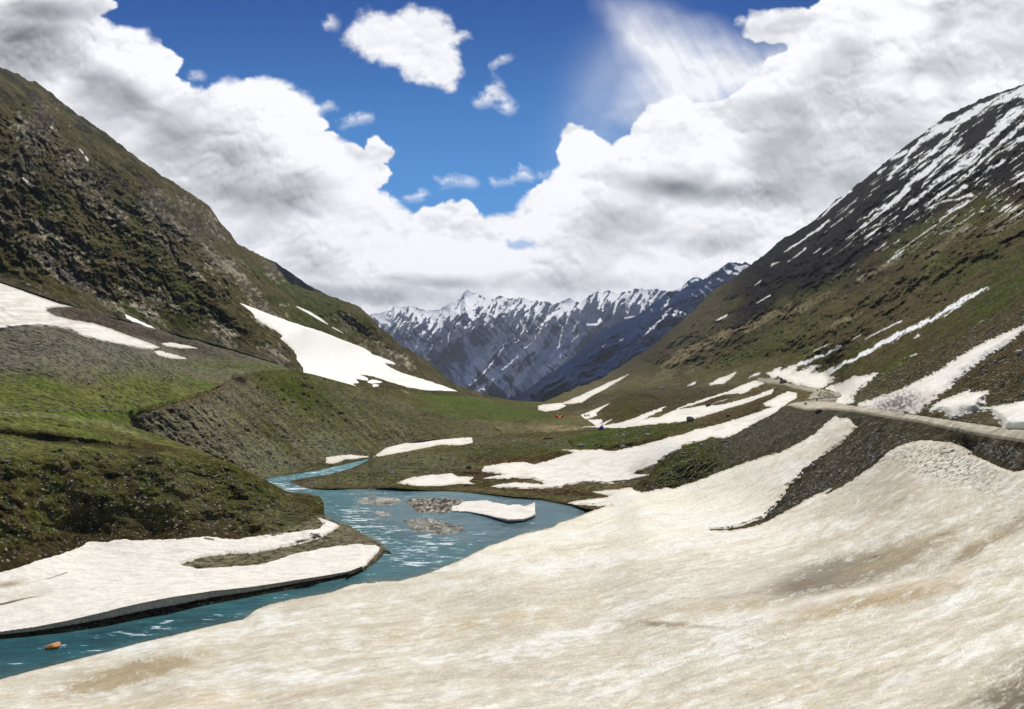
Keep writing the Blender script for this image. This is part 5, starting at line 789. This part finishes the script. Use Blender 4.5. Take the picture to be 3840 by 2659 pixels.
# dark shrubs on the bluff
M_LEAF = simple('dark juniper leaf', (.028, .04, .014), .9, 0, .5, 8, .1)
def shrub_mesh(seed):
    r = np.random.RandomState(seed); vs, fs = [], []; k = 0
    for i in range(420):
        a, e = r.uniform(0, 6.28), math.asin(r.uniform(0, 1)); rr = .5 * r.uniform(.45, 1) * (1 + .3 * math.sin(3 * a + seed)); c_ = np.array([math.cos(a) * math.cos(e) * rr, math.sin(a) * math.cos(e) * rr, math.sin(e) * rr * .7]); n1_ = r.normal(size=3); n1_ /= np.linalg.norm(n1_); n2_ = np.cross(n1_, r.normal(size=3)); n2_ /= np.linalg.norm(n2_); s = .055
        vs += [c_ - n1_ * s, c_ + n2_ * s * .6, c_ + n1_ * s, c_ - n2_ * s * .6]; fs.append([k, k + 1, k + 2, k + 3]); k += 4
    return raw_mesh('shrub', vs, fs, M_LEAF, smooth=False)
SHR = [shrub_mesh(i) for i in range(3)]
sh_pts = [(1490, 425, 34), (1555, 510, 30), (1440, 520, 60), (1600, 560, 40), (1680, 540, 60), (1900, 430, 40), (1890, 500, 80), (1960, 520, 60), (1880, 580, 80), (1930, 600, 50), (1700, 630, 50), (1780, 655, 50), (2040, 590, 40), (2020, 650, 60), (1680, 715, 40), (1910, 730, 60), (1940, 710, 40), (2245, 760, 70), (2070, 830, 50), (2165, 785, 40), (1460, 690, 40), (1540, 745, 30), (2110, 650, 36), (2150, 690, 40), (1440, 955, 40), (1690, 990, 60), (1740, 1000, 40), (1470, 1040, 34), (1840, 1190, 30), (2085, 435, 40), (2290, 830, 40), (1950, 650, 36), (1750, 550, 30), (1620, 740, 36), (1860, 790, 40), (660, 820, 44), (1010, 985, 50), (1100, 1205, 50)]
for i, (a, b_, w_) in enumerate(sh_pts):
    (px, py), = V('N', (a, b_)); p = place(sB, px, py + 3); s = w_ / 2.561 * p.y / F * 1.05
    o = link('shrub', SHR[i % 3], loc=(p.x, p.y, p.z - s * .05), label='dark low juniper shrub on the steep grassy bluff above the river', category='shrub', group='dark shrubs dotting the bluff'); o.scale = (s, s, s * .9); o.rotation_euler = (0, 0, i)

# ---- vehicles, tents, people and animals
def mb(): return bmesh.new()
def box(bm, c, s, rot=0, taper=1.0, axis='Y'):
    r = bmesh.ops.create_cube(bm, size=1); M = Matrix.Translation(c) @ Matrix.Rotation(rot, 4, axis)
    for v in r['verts']:
        k = taper if v.co.z > 0 else 1; v.co = M @ Vector((v.co.x * s[0] * k, v.co.y * s[1] * k, v.co.z * s[2]))
    return r['verts']
def cyl(bm, c, r, h, axis='Y', seg=16):
    q = bmesh.ops.create_cone(bm, cap_ends=True, segments=seg, radius1=r, radius2=r, depth=h); R_ = {'X': Matrix.Rotation(math.pi / 2, 4, 'Y'), 'Y': Matrix.Rotation(math.pi / 2, 4, 'X'), 'Z': Matrix()}[axis]
    for v in q['verts']: v.co = Matrix.Translation(c) @ (R_ @ v.co)
def fin(name, bm, mat, parent, bev=0.03):
    if bev: bmesh.ops.bevel(bm, geom=bm.edges[:], offset=bev, segments=1, affect='EDGES', clamp_overlap=True)
    me = bpy.data.meshes.new(name); bm.to_mesh(me); bm.free(); me.materials.append(mat); return link(name, me, parent=parent)
def empty(name, loc, rz, label, cat, group=None):
    o = link(name, None, loc=loc, label=label, category=cat); o.rotation_euler = (0, 0, rz)
    if group: o['group'] = group
    return o
M_RED = simple('red machine paint', (.28, .05, .03), .5); M_BLK = simple('dark rubber', (.03, .03, .03), .8); M_GLS = simple('window glass', (.05, .07, .09), .15); M_WHT = simple('white vehicle paint', (.75, .75, .73), .4); M_DST = simple('dark steel', (.08, .06, .05), .6)
p = place(sG, 2936, 1438)
ex = empty('excavator', p + Vector((0, 0, .1)), math.radians(150), 'rust red excavator digging into the snow bank on the far road', 'excavator')
bm = mb(); box(bm, (0, 0, 1.35), (2.6, 2.3, 1.0)); box(bm, (-1.2, 0, 1.5), (.8, 2.3, 1.1)); fin('body', bm, M_RED, ex, .08)
bm = mb(); box(bm, (.7, .6, 2.3), (1.4, 1.0, 1.5), taper=.88); cb = fin('cab', bm, M_RED, ex, .06)
bm = mb(); box(bm, (.75, .6, 2.4), (1.25, 1.04, .8), taper=.9); fin('window', bm, M_GLS, cb, .02)
for sy in (-1, 1):
    bm = mb(); box(bm, (0, sy * .95, .45), (2.6, .55, .5)); cyl(bm, (1.35, sy * .95, .45), .42, .55); cyl(bm, (-1.35, sy * .95, .45), .42, .55); fin('track', bm, M_BLK, ex, .03)
bm = mb(); box(bm, (2.1, -.2, 3.0), (3.2, .35, .45), rot=-.75); box(bm, (3.3, -.2, 3.5), (2.2, .3, .4), rot=.9); fin('arm', bm, M_DST, ex, .04)
bm = mb(); box(bm, (3.9, -.2, 2.5), (.8, 1.0, .8), taper=.7); box(bm, (4.2, -.2, 2.1), (.2, 1.0, .3)); fin('bucket', bm, M_DST, ex, .04)
p = place(sG, 2484, 1461)
vn = empty('van', p + Vector((0, 0, .05)), math.radians(25), 'small white van parked on the far road cut', 'van')
bm = mb(); box(bm, (0, 0, 1.1), (4.6, 1.9, 1.3)); box(bm, (-.4, 0, 2.0), (3.6, 1.8, .8), taper=.9); fin('body', bm, M_WHT, vn, .1)
bm = mb(); box(bm, (.1, 0, 2.0), (2.7, 1.86, .5), taper=.93); fin('window', bm, M_GLS, vn, .02)
for sx in (-1.4, 1.4):
    for sy in (-.85, .85): bm = mb(); cyl(bm, (sx, sy, .38), .38, .25); fin('wheel', bm, M_BLK, vn, .02)
def tent(px, py, rz, rgb, w_, d_, h_, label, nm):
    p = place(sG, px, py); M_T = simple(nm, rgb, .7, 0, .15, 3, .2); t_ = empty('tent', p + Vector((0, 0, .05)), rz, label, 'tent', 'tents on the valley floor')
    bm = mb(); prof = [(-d_ / 2, 0), (-d_ / 2.3, h_ * .12), (0, h_), (d_ / 2.3, h_ * .12), (d_ / 2, 0)]; ring = []
    for i, xx in enumerate(np.linspace(-w_ / 2, w_ / 2, 7)): sag = 1 - .06 * math.sin(i * math.pi / 3) ** 2 if 0 < i < 6 else 1; ring.append([bm.verts.new((xx, a, b2 * sag)) for a, b2 in prof])
    for a, b2 in zip(ring[:-1], ring[1:]):
        for i in range(4): bm.faces.new((a[i], a[i + 1], b2[i + 1], b2[i]))
    bm.faces.new(ring[0]); bm.faces.new(ring[-1][::-1]); fin('canopy', bm, M_T, t_, 0)
    bm = mb(); bm.faces.new([bm.verts.new(v) for v in ((-w_ / 2 - .01, -.55, 0), (-w_ / 2 - .01, .55, 0), (-w_ / 2 - .01, 0, h_ * .75))]); r_ = bmesh.ops.extrude_face_region(bm, geom=bm.faces[:]); [setattr(v, 'co', v.co + Vector((-.03, 0, 0))) for v in r_['geom'] if isinstance(v, bmesh.types.BMVert)]; fin('door_flap', bm, M_BLK, t_, 0)
    for xx in (-w_ / 2, w_ / 2): bm = mb(); cyl(bm, (xx, 0, h_ / 2 + .1), .04, h_ + .2, 'Z', 8); fin('pole', bm, M_DST, t_, 0)
    return t_
tent(2090, 1565, 1.35, (.85, .13, .03), 3.6, 3.2, 1.9, 'bright orange ridge tent on the meadow edge, the left one of two', 'orange canvas')
tent(2107, 1565, 1.75, (.85, .17, .04), 3.4, 3.0, 1.6, 'slightly lower orange ridge tent on the meadow edge, the right one of two', 'orange canvas')
tent(2256, 1610, 1.4, (.24, .17, .60), 4.0, 4.6, 2.5, 'purple ridge tent between the snow gully and the green mound', 'purple canvas')
p = place(sG, 3021, 1524); sg = empty('road_sign', p + Vector((0, 0, .05)), math.radians(15), 'small dark sign board standing on the pale road shoulder', 'sign')
bm = mb(); box(bm, (0, 0, 1.05), (1.3, .06, .7)); fin('board', bm, M_DST, sg, .01)
for sx in (-.45, .45): bm = mb(); cyl(bm, (sx, .05, .4), .04, .9, 'Z', 8); fin('post', bm, M_WHT, sg, 0)
def skin_obj(name, pts, edges, rad, mat, parent=None, sub=1, **props):
    me = bpy.data.meshes.new(name); me.from_pydata(pts, edges, []); o = link(name, me, parent, **props); m = o.modifiers.new('skin', 'SKIN'); m.use_smooth_shade = True
    for i, r in enumerate(rad): me.skin_vertices[0].data[i].radius = r if isinstance(r, tuple) else (r, r)
    me.skin_vertices[0].data[0].use_root = True; s = o.modifiers.new('sub', 'SUBSURF'); s.levels = s.render_levels = sub
    dg = bpy.context.evaluated_depsgraph_get(); nm_ = bpy.data.meshes.new_from_object(o.evaluated_get(dg)); o.modifiers.clear(); o.data = nm_; nm_.materials.clear(); nm_.materials.append(mat); return o
M_CLO = simple('dark wool clothing', (.04, .035, .035), .9); M_SKIN = simple('skin', (.30, .17, .11), .6); M_WOOL = simple('cream wool', (.42, .37, .27), .95, 0, .3, 20, .8); M_GOAT = simple('dark goat hair', (.06, .05, .045), .95, 0, .3, 20, .8)
for (px, py, h_, rz, lb) in ((3062, 1508, 1.72, .6, 'person in long dark clothes standing behind the line of sheep'), (3065, 1471, 1.65, 2.2, 'person in dark clothes walking ahead on the road bend')):
    p = place(sG, px, py) + Vector((0, 0, .12)); k = h_ / 1.75
    pts = [(0, 0, .95), (0, 0, 1.15), (0, 0, 1.38), (0, 0, 1.5), (0, .01, 1.62), (0, .01, 1.72), (.1, 0, .9), (.12, .02, .5), (.13, 0, .08), (.13, .14, .04), (-.1, 0, .9), (-.12, .06, .5), (-.13, -.05, .08), (-.13, .09, .04), (.2, 0, 1.4), (.27, .02, 1.12), (.25, .12, .88), (.25, .16, .8), (-.2, 0, 1.4), (-.27, .02, 1.12), (-.25, .12, .88), (-.25, .16, .8)]
    ed = [(0, 1), (1, 2), (2, 3), (3, 4), (4, 5), (0, 6), (6, 7), (7, 8), (8, 9), (0, 10), (10, 11), (11, 12), (12, 13), (2, 14), (14, 15), (15, 16), (16, 17), (2, 18), (18, 19), (19, 20), (20, 21)]
    rd = [(.17, .13), (.15, .12), (.18, .12), .06, .1, .085, .11, .085, .06, .045, .11, .085, .06, .045, .07, .055, .045, .03, .07, .055, .045, .03]
    o = skin_obj('person', [tuple(c_ * k for c_ in q) for q in pts], ed, [tuple(c_ * k for c_ in r) if isinstance(r, tuple) else r * k for r in rd], M_CLO, label=lb, category='person'); o.location = p; o.rotation_euler = (0, 0, rz)
    bm = mb(); bmesh.ops.create_uvsphere(bm, u_segments=12, v_segments=8, radius=.1 * k)
    for v in bm.verts: v.co = Vector((v.co.x * .85, v.co.y * .95 + .035 * k, v.co.z * 1.1 + 1.645 * k)); 
    fin('face', bm, M_SKIN, o, 0)
    bm = mb(); box(bm, (0, 0, .82 * k), (.46 * k, .34 * k, .75 * k), taper=.75); fin('coat', bm, M_CLO, o, .05)
def quadruped(mat, sc=1.0):
    pts = [(-.42, 0, .62), (0, 0, .6), (.35, 0, .63), (.52, 0, .78), (.66, 0, .84), (.8, 0, .76), (-.4, .13, .5), (-.46, .14, .28), (-.42, .14, .03), (-.4, -.13, .5), (-.46, -.14, .28), (-.42, -.14, .03), (.32, .13, .48), (.34, .14, .27), (.33, .14, .03), (.32, -.13, .48), (.34, -.14, .27), (.33, -.14, .03), (-.6, 0, .6)]
    ed = [(0, 1), (1, 2), (2, 3), (3, 4), (4, 5), (0, 6), (6, 7), (7, 8), (0, 9), (9, 10), (10, 11), (2, 12), (12, 13), (13, 14), (2, 15), (15, 16), (16, 17), (0, 18)]
    rd = [(.2, .19), (.23, .21), (.2, .2), .11, .1, .05, .09, .045, .03, .09, .045, .03, .08, .04, .03, .08, .04, .03, .04]
    return skin_obj('sheep', [tuple(c_ * sc for c_ in q) for q in pts], ed, [tuple(c_ * sc for c_ in r) if isinstance(r, tuple) else r * sc for r in rd], mat)
proto = quadruped(M_WOOL); first = True
spots = [(x_ + random.uniform(-3, 3), y_ + random.uniform(-1.5, 1.5)) for x_, y_ in [(3020 + i * 5.2, 1505 - i * .45) for i in range(23)]] + [(random.uniform(3065, 3130), random.uniform(1474, 1498)) for _ in range(42)]
for px, py in spots:
    if first: o = proto; first = False
    else: o = proto.copy(); COL.objects.link(o)
    o.location = place(sG, px, py) + Vector((0, 0, .13)); o.rotation_euler = (0, 0, random.uniform(2.4, 4.2)); s = random.uniform(.85, 1.15); o.scale = (s, s, s); o['label'] = 'cream sheep in the flock crowding the gravel road bend'; o['category'] = 'sheep'; o['group'] = 'flock of sheep on the road'
gp = quadruped(M_GOAT, 1.0); gp.name = 'goat'; gp.data.name = 'goat'; first = True
for px, py in [(2041 + i * 3.2 + random.uniform(-1, 1), 1648 + random.uniform(-1.5, 1.5)) for i in range(10)] + [(2190 + random.uniform(0, 26), 1562 + random.uniform(-4, 3)) for _ in range(8)]:
    if first: o = gp; first = False
    else: o = gp.copy(); COL.objects.link(o)
    o.location = place(sG, px, py) + Vector((0, 0, .05)); o.rotation_euler = (0, 0, random.uniform(0, 6)); o.scale = (1.25,) * 3; near_t = px < 2150
    o['label'] = 'dark goat in the small herd at the foot of the green mound' if near_t else 'dark goat resting on the snow behind the purple tent'; o['category'] = 'goat'; o['group'] = 'goat herd below the green mound' if near_t else 'goats on the far snow'

# ------------------------------------------------------------------ sky dome sector with clouds
def build_sky():
    px, py = np.meshgrid(np.arange(-900, 4740, 4.2), np.r_[np.arange(-1500, 0, 16), np.arange(0, 1560, 4.2)])
    wx_ = px + fbm(px / 120, py / 100, 5, 140, .55) * 34; wy_ = py + fbm(px / 120, py / 100, 5, 141, .55) * 28; lx = px + fbm(px / 260, py / 200, 3, 145) * 50; ly = py + fbm(px / 260, py / 200, 3, 146) * 40
    bil = puffs(wx_ / 130, wy_ / 105, 5, 3, .58)       # billows
    fine = fbm(px / 60, py / 45, 6, 143, .62)
    CL = V('J', (-900, -1000), (420, -60), (500, 20), (400, 75), (520, 130), (650, 155), (720, 225), (800, 290), (765, 340), (800, 385), (930, 412), (1030, 372), (1180, 365), (1270, 377), (1350, 430), (1430, 490), (1460, 560), (1415, 620), (1480, 612), (1560, 650), (1640, 690), (1690, 640), (1755, 690), (1705, 740), (1735, 790), (1690, 850), (1740, 910), (1850, 975), (1960, 940), (2100, 920), (2170, 1000), (2280, 985)) + \
        V('K', (20, 985), (50, 930), (150, 850), (205, 775), (240, 740), (225, 670), (228, 610), (262, 580), (310, 582), (360, 600), (388, 650), (450, 668), (535, 620), (600, 510), (700, 470), (760, 450), (800, 482), (920, 480), (1040, 405), (1120, 340), (1150, 285), (1240, 250), (1270, 190), (1060, 150), (1080, 80), (1210, 68), (1350, 50), (1450, -20), (1600, -500), (3400, -1400)) + [(4900, -900), (4900, 1700), (-1000, 1700)]
    d1 = sdf(wx_ * .55 + px * .45, wy_ * .55 + py * .45, CL); d1 = np.where(d1 < -9000, np.where((py > 1100) | (px < -60) | (px > 3900), 300, -300), d1)
    SM = V('J', (1565, 185), (1620, 90), (1680, 60), (1740, 95), (1850, 50), (1920, 60), (1985, 85), (2050, 150), (2085, 155), (2030, 220), (2065, 300), (2045, 395), (1960, 372), (1850, 345), (1780, 290), (1650, 250))
    d2 = sdf(wx_ * .6 + px * .4, wy_ * .6 + py * .4, SM)
    den = np.clip(.5 + (d1 + 46 * (bil - .5) + 10 * fine) / (13 + 40 * sstep(0, .5, fbm(px / 240, py / 240, 3, 147))), 0, 1); den2 = np.clip(.5 + (d2 + 24 * (bil - .45) + 20 * fine) / 52, 0, 1)
    wis = np.clip(sdf(lx, ly, V('K', (470, 20), (620, 70), (850, 150), (1080, 190), (1300, 220), (1250, 420), (900, 560), (620, 600), (520, 480), (600, 320), (500, 180))) / 190 + .42, 0, 1) ** 1.4 * (.95 + .2 * fbm((px * .86 - py * .5) / 34, (px * .5 + py * .86) / 280, 5, 148, .6) + .15 * fine)
    wis = wis + .3 * np.clip(1.1 * blob(px, py, 2300, 330, 130, 260, 25), 0, 1) * (.9 + .3 * fbm(px / 140 + py / 300, py / 300, 4, 144))
    ws = 0
    for bx in (V('J', (1492, 105, 30), (1500, 108, 20)), V('J', (2160, 460, 20), (2230, 430, 40), (2290, 480, 30)), V('J', (1540, 560, 12), (1620, 530, 22), (1670, 530, 10)), V('J', (1980, 825, 14), (2050, 812, 18), (2135, 825, 12)), V('J', (2220, 825, 8), (2300, 808, 14)), V('K', (0, 800, 12), (60, 785, 22), (90, 800, 10)), V('K', (130, 790, 8), (200, 785, 10)), V('J', (2210, 300, 8), (2280, 260, 16)), V('J', (2220, 350, 8), (2255, 390, 10)), V('J', (1850, 890, 12), (1910, 880, 16)), V('J', (1460, 490, 10), (1495, 480, 12)), V('K', (1020, 105, 10), (1090, 90, 16)), V('J', (870, 340, 14), (905, 345, 12))):
        ws = np.maximum(ws, np.clip((stroke(px + fine * 26, py + fine * 14, bx) + 16) / 36, 0, 1) * (.55 + .8 * fine))
    hole = np.clip(sdf(wx_, wy_, V('K', (-30, 1090), (40, 1070), (120, 1090), (90, 1120), (0, 1125))) / 16 + .4, 0, 1) * .6
    A = np.maximum.reduce([sstep(.25, .95, den), sstep(.1, .95, den2) , np.clip(wis, 0, .93), np.clip(ws, 0, .8)]); A = A * (1 - hole)
    # cloud body brightness: white crowns, grey bases where the cloud is thick
    gs = 0
    for b_ in ((700, 560, 280, 140, 20), (900, 720, 330, 70, 5), (430, 380, 200, 120, 30), (100, 180, 260, 140, 0), (1180, 690, 180, 60, -5), (200, 40, 260, 60, 0)): gs = np.maximum(gs, blob(px, py, *b_) * .85)
    for b_, s in (((2560, 710, 200, 45, 6), 1.25), ((2760, 720, 330, 60, 6), 1.0), ((2950, 560, 260, 200, 0), .62), ((3250, 420, 260, 260, 0), .5), ((3100, 700, 280, 120, -10), .7), ((2350, 860, 240, 60, 0), .45), ((2600, 900, 330, 60, 0), .4), ((3500, 250, 220, 130, -20), .5), ((3550, 60, 80, 60, 0), .8), ((3750, 100, 200, 200, 0), .45), ((1400, 1110, 300, 45, 3), .8), ((1650, 1060, 200, 24, 3), .6), ((1500, 1045, 60, 10, 5), .6), ((1200, 1000, 200, 60, 20), .45), ((2150, 1060, 300, 40, 0), .5), ((2900, 130, 200, 90, -20), .3)): gs = np.maximum(gs, blob(px, py, *b_) * s)
    wht = 0
    for b_ in ((1050, 400, 240, 90, 20), (1250, 620, 200, 90, 30), (450, 230, 200, 60, 30), (2180, 560, 70, 90, 0), (2560, 420, 120, 50, -20), (2700, 600, 120, 90, 30), (2100, 700, 120, 60, -30), (1950, 860, 80, 45, 0), (3350, 220, 120, 80, -30), (3400, 90, 150, 60, -20), (3300, 790, 90, 50, -30), (1700, 960, 330, 60, 0), (2850, 960, 160, 60, -30), (3480, 330, 60, 60, 0), (1560, 170, 250, 120, 0), (2500, 200, 260, 130, 30)): wht = np.maximum(wht, blob(px, py, *b_))
    b_big = fbm(lx / 300, ly / 210, 4, 150, .45); b_lit = fbm(lx / 300, (ly - 30) / 210, 4, 150, .45); rim_ = b_big - b_lit        # brighter where the mass rises towards the light
    w2x = px + (lx - px) * .4 + fine * 8; w2y = py + (ly - py) * .4 + fine * 8; bb = puffs(w2x / 200, w2y / 155, 5, 5, .64); bbu = puffs((w2x + 6) / 200, (w2y - 18) / 155, 5, 5, .64)
    thick = sstep(0, 170, d1)
    L = .985 - .50 * gs * (1 - .75 * wht) * (1 + .5 * b_big) - .03 * thick * (1 - wht) + .30 * rim_ + .95 * (bb - bbu) * (.35 + .65 * sstep(-.25, .3, fbm(px / 380, py / 260, 3, 155))) + .15 * (bb - .62) + .09 * wht - .07 * sstep(-.1, .6, b_big) * thick * (1 - wht)
    L = np.clip(L, .36, 1.02); L = np.where(d2 > -60, np.clip(.98 - .10 * sstep(-.1, .5, b_big) + .5 * (bb - bbu), .7, 1.02), L)
    g_ = sstep(-100, 900, py)[..., None]; blue = (1 - g_) * np.array([.017, .090, .35]) + g_ * np.array([.085, .31, .72])
    blue = blue * (1 - .18 * sstep(2400, 3840, px))[..., None]
    cloud = L[..., None] ** 1.55 * np.array([1.0, 1.0, 1.02]) * np.array([.985, .99, 1.0]); gcol = (1 - L)[..., None]; cloud = cloud * (1 - gcol * np.array([.10, .04, -.04]))
    c = blue * (1 - A[..., None]) + cloud * A[..., None]
    D = np.stack([(px - CX) / F, np.ones_like(px), (HY - py) / F], -1); D /= np.linalg.norm(D, axis=-1)[..., None]; D *= 52000
    me = raw_mesh('sky', D.reshape(-1, 3), grid_quads(*px.shape), None, dict(Col=np.clip(c, 0, 1.05).reshape(-1, 3)))
    m, n, l, b = new_mat('daylight sky'); n.remove(b); e = n.new('ShaderNodeEmission'); at = n.new('ShaderNodeAttribute'); at.attribute_name = 'Col'; l.new(at.outputs['Color'], e.inputs[0]); l.new(e.outputs[0], n['Material Output'].inputs['Surface']); e.inputs[1].default_value = 1.0
    m.cycles.emission_sampling = 'NONE'; me.materials.append(m); link('sky', me, kind='structure')
build_sky()

# ------------------------------------------------------------------ haze
HAZE = 3.2e-5
bm = mb(); box(bm, (300, 4500, 280), (14000, 9600, 900)); me = bpy.data.meshes.new('haze'); bm.to_mesh(me); bm.free()
m, n, l, b = new_mat('thin mountain air'); n.remove(b); v_ = n.new('ShaderNodeVolumePrincipled'); v_.inputs['Color'].default_value = (.70, .80, 1, 1); v_.inputs['Density'].default_value = HAZE; v_.inputs['Anisotropy'].default_value = .2
l.new(v_.outputs[0], n['Material Output'].inputs['Volume']); me.materials.append(m)
if HAZE: link('haze', me, kind='stuff', label='thin bluish mountain air filling the valley', category='haze')
